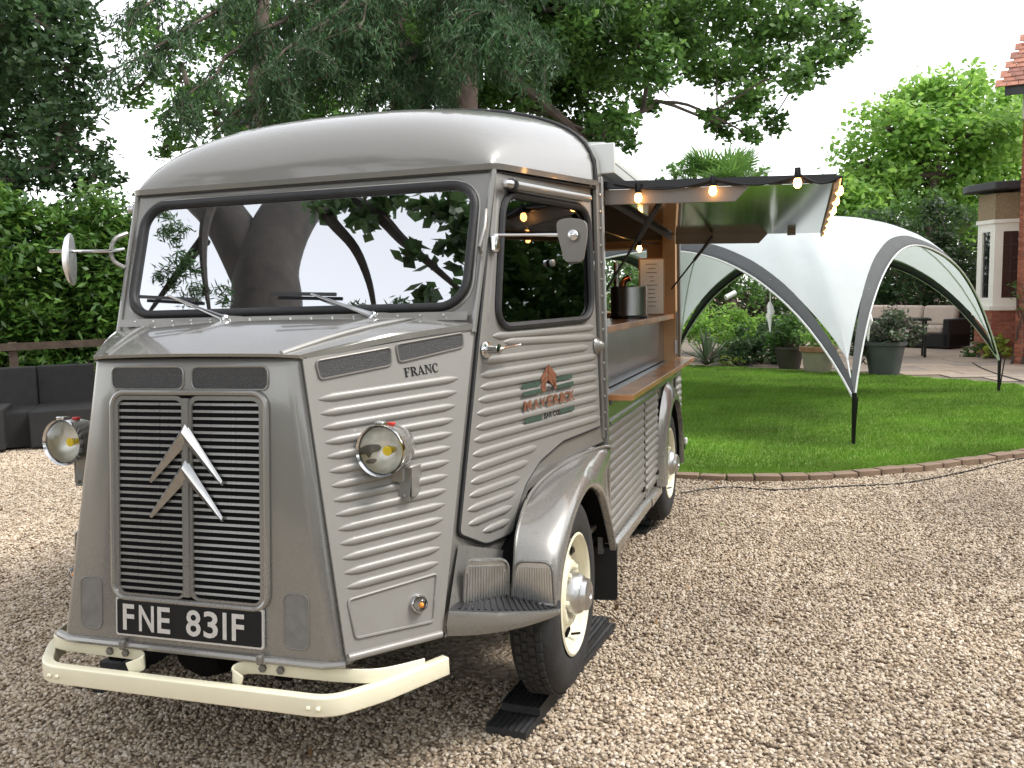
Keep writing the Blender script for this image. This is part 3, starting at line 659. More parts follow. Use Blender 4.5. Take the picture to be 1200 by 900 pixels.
# ---- bumper
bp = round_poly([(-.71, .284, .314), (-.60, .075, .306), (-.50, -.055, .300), (.50, -.055, .300), (.60, .075, .306), (.71, .284, .314)], [0, .03, .06, .06, .03, 0], 5)
prof = rrect(.034, .056, .005, 3)
bumper = MB().sweep(bp, prof).obj('bumper', 'cream', van, smooth=50)
for s in (-1, 1):
    loop = spline([(s * .668, .215, .335), (s * .60, .09, .348), (s * .53, .035, .358), (s * .40, .016, .362), (s * .22, .012, .362), (s * .172, -.002, .356), (s * .165, -.024, .346), (s * .20, -.036, .332)], 5)
    st = MB().sweep(loop, rrect(.007, .042, .003, 2)).obj('bumper_strap', 'cream', bumper, smooth=50)
    for u in (.245, .305): MB().lathe([(.012, 0), (.012, .009), (.0, .011)], (s * u, .009, .363), (0, -1, 0), 6).obj('strap_bolt', 'paint_dull', st, smooth=0)
    for u in (.44, .47): MB().ball((s * u, -.073, .298), .0075, 8).obj('bumper_rivet', 'cream', bumper)
    MB().ball((s * .655, .155, .315), .0075, 8).obj('bumper_rivet', 'cream', bumper)
    MB().bar((s * .30, .02, .36), (s * .30, .5, .40), .05, .07).obj('chassis_horn', 'dark_void', bumper)
# engine sump glimpsed below
MB().lathe([(.0, -.08), (.07, -.07), (.09, 0), (.07, .07), (0, .08)], (-.02, .12, .36), (1, 0, 0), 14).obj('engine_sump', 'dark_void', van)
MB().plate([[(-.66, .3, .40), (.66, .3, .40), (.92, 1.4, .42), (.92, 4.1, .42), (-.92, 4.1, .42), (-.92, 1.4, .42)]], (0, 0, -1), .02).obj('floor_pan', 'dark_void', van, smooth=0)
# ---- headlights
for s in (1, -1):
    c = V((s * .58, .147, .995))
    hp = [(.071, .0), (.0755, -.006), (.077, .004), (.075, .02), (.073, .04), (.070, .075), (.062, .11), (.045, .14), (.02, .155), (0, .157)]
    h = MB().lathe(hp, c, (0, 1, 0), 32).obj('headlight', 'paint', van, smooth=60)
    MB().lathe([(.070, -.004), (.0765, -.010), (.079, .0), (.077, .008)], c, (0, 1, 0), 32).obj('lamp_rim', 'chrome', h)
    MB().lathe([(.069, .004), (.060, .03), (.04, .055), (.018, .068), (0, .07)], c, (0, 1, 0), 28).obj('reflector', 'reflector', h)
    MB().lathe([(.070, -.004), (.06, -.012), (.04, -.019), (.02, -.022), (0, -.023)], c, (0, 1, 0), 28).obj('lamp_lens', 'lens_glass', h)
    MB().lathe([(.015, .01), (.014, .02), (.010, .05)], c + V((.014, .004, -.002)), (0, 1, 0), 12, True).obj('bulb_cap', 'yellow_bulb', h)
    MB().box(c + V((0, .005, .08)), (.03, .03, .012)).obj('rim_clip', 'chrome', h, bevel=.003)
    MB().box(c + V((.012, .05, .074)), (.022, .02, .01)).obj('marker', 'red_plastic', h, bevel=.003)
    b = MB(); pz = c[2]
    b.plate([[c + V((-.05, .10, -.065)), c + V((.05, .10, -.065)), c + V((.045, .09, -.165)), c + V((-.045, .09, -.165))]], (0, -1, .1), .004)
    b.box(c + V((-.05, .16, -.11)), (.004, .13, .09)); b.box(c + V((.05, .17, -.11)), (.004, .14, .09)); b.box(c + V((0, .13, -.08)), (.06, .10, .05))
    b.obj('lamp_bracket', 'paint', h)
    for dx in (-.03, .03): MB().ball(c + V((dx, .088, -.150)), .006, 6).obj('bracket_screw', 'paint_dull', h)
# ---- mirrors
def z_q(x, y): return 560 + x / 6, 170 + y / 6
def mpt(x, y, v=.72): return vat(*z_q(x, y), 1, v)
a = mpt(130, 632, .70); b = mpt(675, 632, .74)
mir = MB().tube([a, b], .0055, 8).obj('door_mirror', 'chrome', van)
mc = round_poly([mpt(548, 530), mpt(650, 508), mpt(762, 530), mpt(768, 620), mpt(738, 818), mpt(672, 836), mpt(608, 818), mpt(556, 620)], [.02, .03, .02, .02, .015, .02, .015, .02], 3)
MB().plate([mc], (0, -1, 0), .016).obj('mirror_shell', 'paint_dull', mir, bevel=.006)
MB().lathe([(.02, 0), (.018, .014), (.008, .022), (0, .023)], mpt(675, 635, .718), (0, -1, 0), 14).obj('mirror_ball', 'chrome', mir)
MB().box(mpt(118, 690, .70), (.03, .03, .065)).obj('mirror_mount', 'chrome', mir, bevel=.01)
def zl(x, y): return x / 2.57, 200 + y / 2.57
mp = lambda x, y, v=.58: vat(*zl(x, y), 1, v)
mir2 = MB().tube([V((-.735, .66, 1.672)), mp(330, 243, .62), mp(150, 243), mp(150, 240) + V((0, .02, 0))], .006, 8).obj('door_mirror', 'chrome', van)
mcen = mp(206, 267); ax = unit(V((-.9, -.25, 0)))
MB().lathe([(0, -.016), (.05, -.012), (.085, -.004), (.100, .006), (.098, .012), (0, .014)], (0, 0, 0), (0, 1, 0), 24).obj('mirror_shell', 'alloy', mir2)
ms = mir2.children[0]; ms.location = mcen; ms.rotation_euler = (0, 0, R_(-58)); ms.scale = (.70, 1.3, 1)
MB().tube(round_poly([V((-.745, .69, 1.735)), mp(338, 205, .63), mp(332, 270, .63), V((-.735, .66, 1.60))], [0, .04, .04, 0], 4), .0085, 8).obj('grab_handle', 'paint', van)
MB().tube([von(DP, *z6(545, 405), .01), von(DP, *z6(540, 470), .035), von(DP, *z6(520, 540), .03), von(DP, *z6(525, 565), .006)], .007, 8).obj('grab_handle', 'paint', van)
# ---- wipers
zz = lambda x, y: (120 + x / 5, 330 + y / 5)
zy = lambda x, y: (340 + x / 5, 330 + y / 5)
for f_, q in ((zz, ((215, 88), (550, 105), (390, 84), (725, 222), (810, 205))), (zy, ((-110, 70), (270, 75), (130, 76), (490, 205), (570, 185)))):
    p = [von(SP, *f_(*k), .022) for k in q]; piv = von(SP, *f_(*q[3]), .012)
    wp = MB().tube([piv + SN * .02, p[3] * .6 + p[2] * .4 + SN * .016, p[2] + SN * .008], [.011, .006, .004], 8).obj('wiper', 'chrome', van)
    MB().bar(p[0], p[1], .011, .008, up=SN).obj('wiper_blade', 'black_rubber', wp)
    MB().lathe([(.022, -.012), (.020, .012), (.012, .024), (0, .026)], piv, SN, 14).obj('wiper_pivot', 'chrome', wp)
    MB().tube([piv, p[4] - SN * .014], [.016, .007], 8).obj('pivot_cover', 'paint', wp)
# ---- cargo body
US = .957
B0, B1 = 1.50, 4.13
def side_pt(v, z, off=0.0): return V((US + off, v, z))
# B pillar strips with rivets
pill = MB().bar((.952, 1.492, .86), (.940, 1.487, 1.93), .045, .02, up=(1, 0, 0)).obj('door_pillar', 'paint_dull', van, bevel=.004)
MB().bar((.964, 1.535, .40), (.948, 1.525, 1.955), .03, .03, up=(1, 0, 0)).obj('pillar_trim', 'paint', pill, bevel=.004)
rv = MB().ball((0, 0, 0), .006, 6).obj('rivet', 'alloy', pill); rv.location = (.966, 1.497, .90)
for t in np.linspace(0, 1, 15)[1:]: share('rivet', rv, pill, (.966 - .012 * t, 1.497, .90 + .98 * t))
MB().bar((-.952, 1.50, .40), (-.940, 1.50, 1.93), .06, .03, up=(1, 0, 0)).obj('door_pillar', 'paint_dull', van)
# lower side: two ribbed doors, sill
ca = MB().plate([[(US - .012, 1.50, .36), (US - .012, 4.13, .40), (US - .012, 4.13, 1.06), (US - .012, 1.50, 1.00)]], (1, 0, 0), .02).obj('lower_side', 'paint', van, smooth=0)
def ribbed(v0, v1, z0, z1_, n, zs=.02):
    mb = MB(); mb.plate([[side_pt(v0, z0 + (v0 - 1.5) * zs), side_pt(v1, z0 + (v1 - 1.5) * zs), side_pt(v1, z1_ + (v1 - 1.5) * zs), side_pt(v0, z1_ + (v0 - 1.5) * zs)]], (1, 0, 0), .008)
    for k in range(n):
        z = z0 + .03 + (z1_ - z0 - .06) * k / (n - 1); mb.rib(side_pt(v0 + .015, z + (v0 - 1.5) * zs), side_pt(v1 - .015, z + (v1 - 1.5) * zs), (1, 0, 0), .0175, .012, .02)
    return mb
pa = ribbed(1.585, 2.535, .385, .905, 12).obj('side_hatch', 'paint_rib', van, smooth=50)
pb = ribbed(2.575, 3.02, .385, .905, 12).obj('side_hatch', 'paint_rib', van, smooth=50)
for o, v in ((pa, 2.44), (pb, 2.93)): MB().lathe([(.014, 0), (.014, .014), (0, .016)], (US + .004, v, .445 + (v - 1.5) * .02), (1, 0, 0), 12).obj('hatch_knob', 'gloss_black', o)
MB().plate([[side_pt(1.585, .915), side_pt(4.12, .965), side_pt(4.12, 1.045), side_pt(1.585, .995)]], (1, 0, 0), .006).obj('smooth_band', 'paint', ca, bevel=.003)
MB().bar(side_pt(1.60, .912, .006), side_pt(2.9, .938, .006), .012, .016).obj('hinge_rail', 'paint', ca)
MB().bar(side_pt(2.555, .39, -.004), side_pt(2.555, .93, -.004), .03, .004, up=(1, 0, 0)).obj('hatch_gap', 'dark_void', ca)
mb = ribbed(3.86, 4.12, .45, .905, 10).obj('rear_side_panel', 'paint_rib', van, smooth=50)
for v0, v1 in ((1.66, 2.62), (2.66, 3.02)):
    MB().sweep([(.965, v0, .352), (.965, v1, .362)], [(-.03, -.03), (.012, -.03), (.016, -.022), (.014, .014), (.004, .022), (-.03, .03)]).obj('sill', 'paint', van, smooth=30)
# rear wing
c2 = V((1.0, 3.44, .44)); FLr, LPr = [], []
for a in np.linspace(-8, 188, 25):
    ca_, sa_ = math.cos(R_(a)), math.sin(R_(a)); LPr.append(c2 + V((.01, -.40 * ca_, .42 * sa_))); FLr.append(V((US + .004, 3.44 - .50 * ca_, .44 + .52 * max(sa_, -.1))))
rows = [[] for _ in range(10)]; cen_keep = cen; cen = c2
for a, l in zip(FLr, LPr):
    rad = unit((l - c2) * V((0, 1, 1))); s = l + rad * .055 + V((-.005, 0, 0))
    for k, t in enumerate(np.linspace(0, 1, 8)): rows[k].append((1 - t) ** 3 * a + 3 * t * (1 - t) ** 2 * (a * .4 + s * .6) + 3 * t * t * (1 - t) * s + t ** 3 * l)
    rows[8].append(l - rad * .012); rows[9].append(l - rad * .012 + V((-.03, 0, 0)))
both(MB().grid(rows), 'rear_wing', 'paint', smooth=75)
liner(LPr, .70, 'arch_liner'); cen = cen_keep
MB().box((.90, 4.16, .47), (.16, .05, .09)).obj('rear_bumper', 'gloss_black', van, bevel=.01)
MB().box((.985, 4.15, .49), (.02, .05, .045)).obj('bumper_cap', 'silver_white', van, bevel=.008)
# left wall, rear wall, roof
MB().plate([[(-US, 1.50, .38), (-US, 4.13, .38), (-US, 4.13, 1.93), (-US, 1.50, 1.93)]], (-1, 0, 0), .03).obj('left_wall', 'paint', van, smooth=0)
rw = [(-US, 4.13, .38), (US, 4.13, .40), (US - .0, 4.13, 1.93), (.6, 4.13, 2.17), (0, 4.13, 2.27), (-.6, 4.13, 2.17), (-US, 4.13, 1.93)]
hole = [(.22, 4.13, 1.40), (.74, 4.13, 1.40), (.74, 4.13, 1.85), (.22, 4.13, 1.85)]
rear = MB().plate([rw, hole], (0, 1, 0), .03).obj('rear_wall', 'paint', van, smooth=0)
MB().tube([(x, 4.095, z) for x, y, z in hole], .016, 4, True).obj('rear_window_frame', 'ply', rear)
rows = []
for v in np.linspace(1.47, 4.13, 30):
    for d in (0,):
        rows.append([(.955 * math.sin(a * math.pi / 2), v, 1.925 + .35 * max(0, 1 - abs(math.sin(a * math.pi / 2)) ** 2.45) ** (1 / 2.9) + (.008 if int(round((v - 1.47) / .0917)) % 2 else 0)) for a in np.linspace(-1, 1, 25)])
MB().grid(rows).obj('cargo_roof', 'paint', van, smooth=70)
# roller awning cassette along the roof edge
cas = MB().sweep([(.945, 1.56, 2.035), (.945, 4.05, 2.035)], [(-.07, -.055), (.055, -.055), (.062, -.01), (.050, .045), (.02, .07), (-.05, .075)]).obj('awning_cassette', 'silver_white', van, smooth=30)
MB().box((.945, 1.552, 2.035), (.13, .014, .125)).obj('cassette_end', 'silver_white', cas, bevel=.004)
MB().bar((1.000, 1.57, 2.02), (1.000, 4.03, 2.02), .012, .012).obj('cassette_groove', 'paint_dull', cas)
# interior
MB().plate([[(-.93, .75, .50), (.93, .75, .50), (.93, 4.1, .50), (-.93, 4.1, .50)]], (0, 0, 1), .02).obj('interior_floor', 'interior_dark', van, smooth=0)
MB().plate([[(-.925, 1.5, .5), (-.925, 4.1, .5), (-.925, 4.1, 1.9), (-.925, 1.5, 1.9)]], (1, 0, 0), .008).obj('interior_lining', 'interior_dark', van, smooth=0)
lin = [(-.925, 4.085, .5), (.925, 4.085, .5), (.925, 4.085, 1.9), (-.925, 4.085, 1.9)]
MB().plate([lin, [(x, 4.085, z) for x, y, z in hole]], (0, -1, 0), .008).obj('rear_lining', 'ply', van, smooth=0)
rows = [[(.92 * math.sin(a * math.pi / 2), v, 1.88 + .34 * max(0, 1 - abs(math.sin(a * math.pi / 2)) ** 2.15) ** (1 / 2.35)) for a in np.linspace(-1, 1, 17)] for v in (.9, 1.6, 2.6, 4.08)]
MB().grid(rows[1:]).obj('headlining', 'interior_dark', van)
dash = MB().box((0, .70, 1.24), (1.36, .26, .16)).obj('dashboard', 'interior_dark', van, bevel=.02)
for s in (-1, 1):
    se = MB().box((s * .42, 1.28, .86), (.48, .46, .12)).obj('seat', 'seat_vinyl', van, bevel=.03)
    MB().box((s * .42, 1.50, 1.15), (.46, .10, .52), ((1, 0, 0), unit((0, 1, .15)), unit((0, -.15, 1)))).obj('seat_back', 'seat_vinyl', se, bevel=.03)
    MB().box((s * .42, 1.28, .65), (.36, .34, .30)).obj('seat_box', 'interior_dark', se)
sw = MB().tube([V((-.40, .93, 1.36)) + .2 * (math.cos(a) * V((1, 0, 0)) + math.sin(a) * unit((0, .62, .78))) for a in np.linspace(0, 2 * math.pi, 28, endpoint=False)], .011, 8, True).obj('steering_wheel', 'gloss_black', van)
MB().tube([(-.40, .93, 1.36), (-.40, .75, 1.15)], .018, 8).obj('steering_column', 'gloss_black', sw)
for a in (90, 210, 330):
    MB().tube([(-.40, .93, 1.36), V((-.40, .93, 1.36)) + .2 * (math.cos(R_(a)) * V((1, 0, 0)) + math.sin(R_(a)) * unit((0, .62, .78)))], .008, 6).obj('wheel_spoke', 'gloss_black', sw)
# serving side: timber frame, shelf, steel back panel, fold-down counter
MB().bar((.90, 4.02, 1.05), (.90, 4.02, 1.92), .09, .085, up=(1, 0, 0)).obj('corner_post', 'ply', van)
MB().bar((.935, 4.105, 1.05), (.935, 4.105, 1.92), .05, .05, up=(1, 0, 0)).obj('rear_post', 'paint_dull', van)
MB().plate([[(.80, 3.2, 1.36), (.80, 4.06, 1.37), (.80, 4.06, 1.9), (.80, 3.75, 1.9), (.80, 3.70, 1.36)]], (1, 0, 0), .012).obj('side_board', 'ply', van, smooth=0) if False else None
MB().bar((.60, 4.06, 1.36), (.86, 4.06, 1.36), .05, .02).obj('back_rail', 'ply', van)
sh = MB().plate([[(.66, 1.66, 1.33), (.93, 1.66, 1.33), (.93, 4.0, 1.385), (.66, 4.0, 1.385)]], (0, 0, 1), .032).obj('shelf', 'counter_wood', van, smooth=0, bevel=.003)
MB().plate([[(.86, 1.62, 1.02), (.86, 4.0, 1.07), (.86, 4.0, 1.355), (.86, 1.62, 1.30)]], (1, 0, 0), .006).obj('steel_panel', 'steel', van, smooth=0)
MB().plate([[(.84, 3.985, 1.05), (.95, 3.985, 1.05), (.95, 3.985, 1.4), (.84, 3.985, 1.4)]], (0, -1, 0), .02).obj('end_board', 'paint_dull', van, smooth=0)
MB().plate([[(.86, 1.60, 1.012), (.975, 1.60, 1.012), (.975, 3.98, 1.062), (.86, 3.98, 1.062)]], (0, 0, 1), .02).obj('counter_inner', 'steel', van, smooth=0)
MB().plate([[(.955, 1.60, 1.036), (1.066, 1.60, 1.036), (1.068, 3.95, 1.090), (.955, 3.95, 1.090)]], (0, 0, 1), .026).obj('fold_down_counter', 'counter_wood', van, smooth=0, bevel=.003)
MB().box((.945, 3.97, 1.16), (.015, .012, .09)).obj('counter_hinge', 'alloy', van)
# hatch
V0, V1, HU, HZ, OU, OZ = 1.585, 3.93, .955, 1.925, 1.884, 1.895
hp_ = lambda t, v, dz=0: V((HU + (OU - HU) * t, v, HZ + (OZ - HZ) * t + dz))
hatch = MB().plate([[hp_(0, V0), hp_(1, V0), hp_(1, V1), hp_(0, V1)]], (0, 0, 1), .012).obj('serving_hatch', 'gloss_black', van, smooth=0)
MB().plate([[hp_(.0, V0 + .01, -.0125), hp_(.985, V0 + .01, -.0125), hp_(.985, V1 - .01, -.0125), hp_(.0, V1 - .01, -.0125)]], (0, 0, -1), -.002).obj('hatch_lining', 'mirror_sheet', hatch, smooth=0)
for v, s in ((V0 + .012, 1), (V1 - .012, -1)):
    MB().plate([[hp_(0, v, -.014), hp_(.64, v, -.014), hp_(.58, v, -.075), hp_(0, v, -.075)]], (0, -s, 0), .02).obj('hatch_stiffener', 'paint_dull', hatch, smooth=0)
MB().bar(hp_(1, V0, -.018), hp_(1, V1, -.018), .02, .04).obj('hatch_lip', 'ply', hatch)
MB().bar(hp_(.0, V0 + .003, .004), hp_(1, V0 + .003, .004), .02, .03).obj('hatch_edge', 'gloss_black', hatch)
MB().box(hp_(.80, V1 - .25, -.03), (.05, .03, .03)).obj('hatch_latch', 'paint_dull', hatch)
for v in (V0 + .06, V1 - .08):
    a = V((.93, v + .02, 1.47 + (.08 if v > 2 else 0))); b = hp_(.27, v, -.03); m = a * .45 + b * .55
    st = MB().tube([m, b], .013 if v < 2 else .011, 8).obj('gas_strut', 'gloss_black', hatch); MB().tube([a, m], .006, 6).obj('strut_rod', 'gloss_black', st)
# planks under the wheels (world space)
def plank_stack(c_van, yaw, label):
    c = to_world(c_van); zt = to_world(c_van)[2]
    for k, (L, w, dy, h) in enumerate(((1.06, .15, .0, .034), (.92, .145, .05, .03))):
        o = MB(); n = 14; prof = [(-w / 2, 0)] + [(-w / 2 + w * (i + (0 if i % 2 else .0)) / n, h - (.0035 if i % 2 else 0)) for i in range(n + 1)] + [(w / 2, 0)]
        o.sweep([(0, -L / 2, 0), (0, L / 2, 0)], prof); q = o.obj('deck_plank', 'plank_black', None, smooth=0); q.location = (c[0] + rnd.uniform(-.006, .006), c[1] + dy, .036 * k + .002); q.rotation_euler = (0, 0, yaw + (0.03 if k else 0))
        tag(q, label[k], 'plank', 'grooved planks under the van wheels')
plank_stack((.845, 1.13, 0), R_(-5.5), ('lower grooved black plank under the van front wheel beside the step', 'upper grooved black plank carrying the van front wheel beside the step'))
plank_stack((.80, 3.72, 0), R_(-2), ('lower grooved black plank under the van rear wheel', 'upper grooved black plank carrying the van rear wheel'))
plank_stack((-.88, 1.05, 0), 0, ('lower plank under the far front wheel of the van', 'upper plank under the far front wheel of the van'))
plank_stack((-.88, 3.62, 0), 0, ('lower plank under the far rear wheel of the van', 'upper plank under the far rear wheel of the van'))
# things on the van shelf
def on_van(o): o.matrix_world = van.matrix_world @ o.matrix_world; return o
shelf_at = lambda x, u: (lambda p: V((p[0], p[1], 1.331 + (p[1] - 1.66) * .0235)))(vat(x, 372, 0, u))
tub = empty('wine_cooler', to_world(shelf_at(737, .80))); tag(tub, 'brushed steel wine cooler with black base on the van shelf', 'cooler')
MB().lathe([(.0, .012), (.105, .012), (.105, .18), (.100, .185), (.097, .18), (.097, .03), (0, .03)], (0, 0, 0), (0, 0, 1), 32).obj('steel_body', 'steel', tub)
MB().lathe([(.0, 0), (.110, 0), (.110, .014), (.106, .02)], (0, 0, 0), (0, 0, 1), 32).obj('base_ring', 'gloss_black', tub)
mb = MB().tube([(-.03, .0, .08), (-.035, .0, .20), (-.02, .0, .225), (.01, 0, .235)], .02, 10); mb.obj('bottle_neck', 'copper', tub)
menu = empty('menu_frame', to_world(shelf_at(764, .83)), R_(12)); tag(menu, 'framed drinks menu standing on the van shelf behind the steel cooler', 'menu')
MB().box((0, 0, .185), (.168, .016, .37)).obj('frame', 'ply', menu, bevel=.003)
MB().box((0, -.0095, .185), (.148, .003, .35)).obj('menu_sheet', 'paper', menu)
for k in range(11):
    MB().box((rnd.uniform(-.003, .003), -.0115, .33 - k * .027), (rnd.choice((.03, .045, .06, .07)), .001, .0035)).obj('menu_line', 'ink', menu)
pole = MB().tube([(0, 0, 0), (0, 0, .33)], .018, 10).obj('steel_canister', 'steel', None); pole.location = to_world(shelf_at(723, .70)); tag(pole, 'tall slim steel canister beside the wine cooler on the van shelf', 'canister')
# festoon lights
def festoon(name, pts, bulbs, label, drop=.045):
    f = empty(name, to_world(pts[0])); o = V(f.location); tag(f, label, 'string lights', 'festoon lights on the van')
    path = []
    for a, b in zip(pts[:-1], pts[1:]):
        for t in np.linspace(0, 1, 6, endpoint=False): path.append(to_world(V(a) * (1 - t) + V(b) * t - V((0, 0, .03 * math.sin(math.pi * t)))) - o)
    path.append(to_world(pts[-1]) - o); MB().tube(path, .005, 6).obj('cable', 'gloss_black', f)
    for p in bulbs:
        q = to_world(p) - o; h = MB().lathe([(0, .03), (.012, .03), (.014, 0), (.011, -.012)], q, (0, 0, 1), 10).obj('bulb_holder', 'gloss_black', f)
        MB().lathe([(.010, -.010), (.013, -.018), (.016, -.030), (.014, -.042), (.007, -.049), (0, -.051)], q, (0, 0, 1), 12).obj('bulb', 'bulb_glow', h)
festoon('festoon_string', [(1.0, V0 - .02, 1.93), (1.42, V0 - .025, 1.92), (1.75, V0 - .03, 1.915), (1.90, V0 - .02, 1.90)], [(1.105, V0 - .025, 1.895), (1.41, V0 - .025, 1.905), (1.738, V0 - .025, 1.915)], 'festoon bulbs strung along the front edge of the raised hatch')
festoon('festoon_string', [(1.90, V0, 1.90), (1.90, 2.7, 1.90), (1.90, V1, 1.90)], [(1.90, 1.72 + .36 * k, 1.895) for k in range(7)], 'festoon bulbs strung along the outer edge of the raised hatch')
festoon('festoon_string', [(.45, 1.9, 1.95), (.55, 2.8, 1.93), (.84, 3.95, 1.86)], [(.50, 2.05, 1.80), (.60, 2.6, 1.76), (.78, 3.5, 1.83), (.10, 2.5, 1.84)], 'warm festoon bulbs glowing inside the dark van')
# ================================================================ GROUND
def sheet(name, pts, z, m):
    o = MB().plate([[(x, y, z) for x, y in pts]], (0, 0, 1), .02).obj(name, m, None, smooth=0); tag(o, kind='structure'); return o
# gravel ground colour (the stones themselves are built on top of it)
def gravel_mat(name):
    m = mat(name, (.20, .155, .115), .95, 0, .3, 1.3); t = m.node_tree; b = t.nodes['Principled BSDF']
    g = t.nodes.new('ShaderNodeNewGeometry'); vo = t.nodes.new('ShaderNodeTexVoronoi'); vo.inputs['Scale'].default_value = 52
    t.links.new(g.outputs['Position'], vo.inputs['Vector'])
    rp = t.nodes.new('ShaderNodeValToRGB'); e = rp.color_ramp.elements; e[0].color = (.16, .115, .08, 1); e[1].color = (.50, .42, .33, 1); e.new(.5).color = (.34, .265, .19, 1)
    t.links.new(vo.outputs['Color'], rp.inputs['Fac'])
    n2 = t.nodes.new('ShaderNodeTexNoise'); n2.inputs['Scale'].default_value = .9; n2.inputs['Detail'].default_value = 6; t.links.new(g.outputs['Position'], n2.inputs['Vector'])
    mr = t.nodes.new('ShaderNodeMapRange'); mr.inputs['From Min'].default_value = .3; mr.inputs['From Max'].default_value = .7; mr.inputs['To Min'].default_value = .75; mr.inputs['To Max'].default_value = 1.15; t.links.new(n2.outputs['Fac'], mr.inputs['Value'])
    h = t.nodes.new('ShaderNodeHueSaturation'); t.links.new(rp.outputs[0], h.inputs['Color']); t.links.new(mr.outputs[0], h.inputs['Value']); t.links.new(h.outputs[0], b.inputs['Base Color'])
    bp = t.nodes.new('ShaderNodeBump'); bp.inputs['Strength'].default_value = 1; bp.inputs['Distance'].default_value = .015; bp.invert = True
    t.links.new(vo.outputs['Distance'], bp.inputs['Height']); t.links.new(bp.outputs[0], b.inputs['Normal']); return m
gravel_mat('gravel_ground')
g_ = MB().add([(-140, -60, 0), (140, -60, 0), (140, 160, 0), (-140, 160, 0)], [(0, 1, 2, 3)]).obj('ground', 'gravel_ground', None, smooth=0); tag(g_, kind='structure')

# ---- patch-instanced pebbles / grass by geometry nodes
def patch_stuff(name, pts, patch, build, material, seeds, zoff=0.0, label=None, cat=None):
    """one object: points on a lattice inside the area, each carrying one of several patches built inside the node tree"""
    me = bpy.data.meshes.new(name); me.from_pydata([(x, y, zoff) for x, y in pts], [], []); o = bpy.data.objects.new(name, me); COL.objects.link(o)
    ng = bpy.data.node_groups.new(name + '_nodes', 'GeometryNodeTree'); ng.interface.new_socket('Geometry', in_out='INPUT', socket_type='NodeSocketGeometry'); ng.interface.new_socket('Geometry', in_out='OUTPUT', socket_type='NodeSocketGeometry')
    N = ng.nodes; Lk = ng.links.new; gi = N.new('NodeGroupInput'); go = N.new('NodeGroupOutput')
    m2p = N.new('GeometryNodeMeshToPoints'); Lk(gi.outputs[0], m2p.inputs['Mesh'])
    g2i = N.new('GeometryNodeGeometryToInstance')
    for sd_ in seeds:
        Lk(build(N, Lk, patch, sd_, material), g2i.inputs[0])
    iop = N.new('GeometryNodeInstanceOnPoints'); Lk(m2p.outputs[0], iop.inputs['Points']); Lk(g2i.outputs[0], iop.inputs['Instance']); iop.inputs['Pick Instance'].default_value = True
    ri = N.new('FunctionNodeRandomValue'); ri.data_type = 'INT'; ri.inputs['Min'].default_value = 0; ri.inputs['Max'].default_value = len(seeds) - 1; ri.inputs['Seed'].default_value = 3
    for i_, s_ in enumerate(ri.inputs):
        if s_.type == 'INT' and s_.name == 'Min': s_.default_value = 0
        if s_.type == 'INT' and s_.name == 'Max': s_.default_value = len(seeds) - 1
    Lk([q for q in ri.outputs if q.type == 'INT'][0], iop.inputs['Instance Index'])
    r4 = N.new('FunctionNodeRandomValue'); r4.data_type = 'INT'
    for s_ in r4.inputs:
        if s_.type == 'INT' and s_.name == 'Min': s_.default_value = 0
        if s_.type == 'INT' and s_.name == 'Max': s_.default_value = 3
        if s_.name == 'Seed': s_.default_value = 9
    mu = N.new('ShaderNodeMath'); mu.operation = 'MULTIPLY'; mu.inputs[1].default_value = math.pi / 2; Lk([q for q in r4.outputs if q.type == 'INT'][0], mu.inputs[0])
    cx = N.new('ShaderNodeCombineXYZ'); Lk(mu.outputs[0], cx.inputs[2]); Lk(cx.outputs[0], iop.inputs['Rotation'])
    Lk(iop.outputs[0], go.inputs[0])
    md = o.modifiers.new('patches', 'NODES'); md.node_group = ng; me.materials.append(MATS[material]); tag(o, label, cat, kind='stuff'); return o
def rvec(N, a, b, seed):
    r = N.new('FunctionNodeRandomValue'); r.data_type = 'FLOAT_VECTOR'
    for s_ in r.inputs:
        if s_.type == 'VECTOR' and s_.name == 'Min': s_.default_value = a
        if s_.type == 'VECTOR' and s_.name == 'Max': s_.default_value = b
        if s_.name == 'Seed': s_.default_value = seed
    return [q for q in r.outputs if q.type == 'VECTOR'][0]
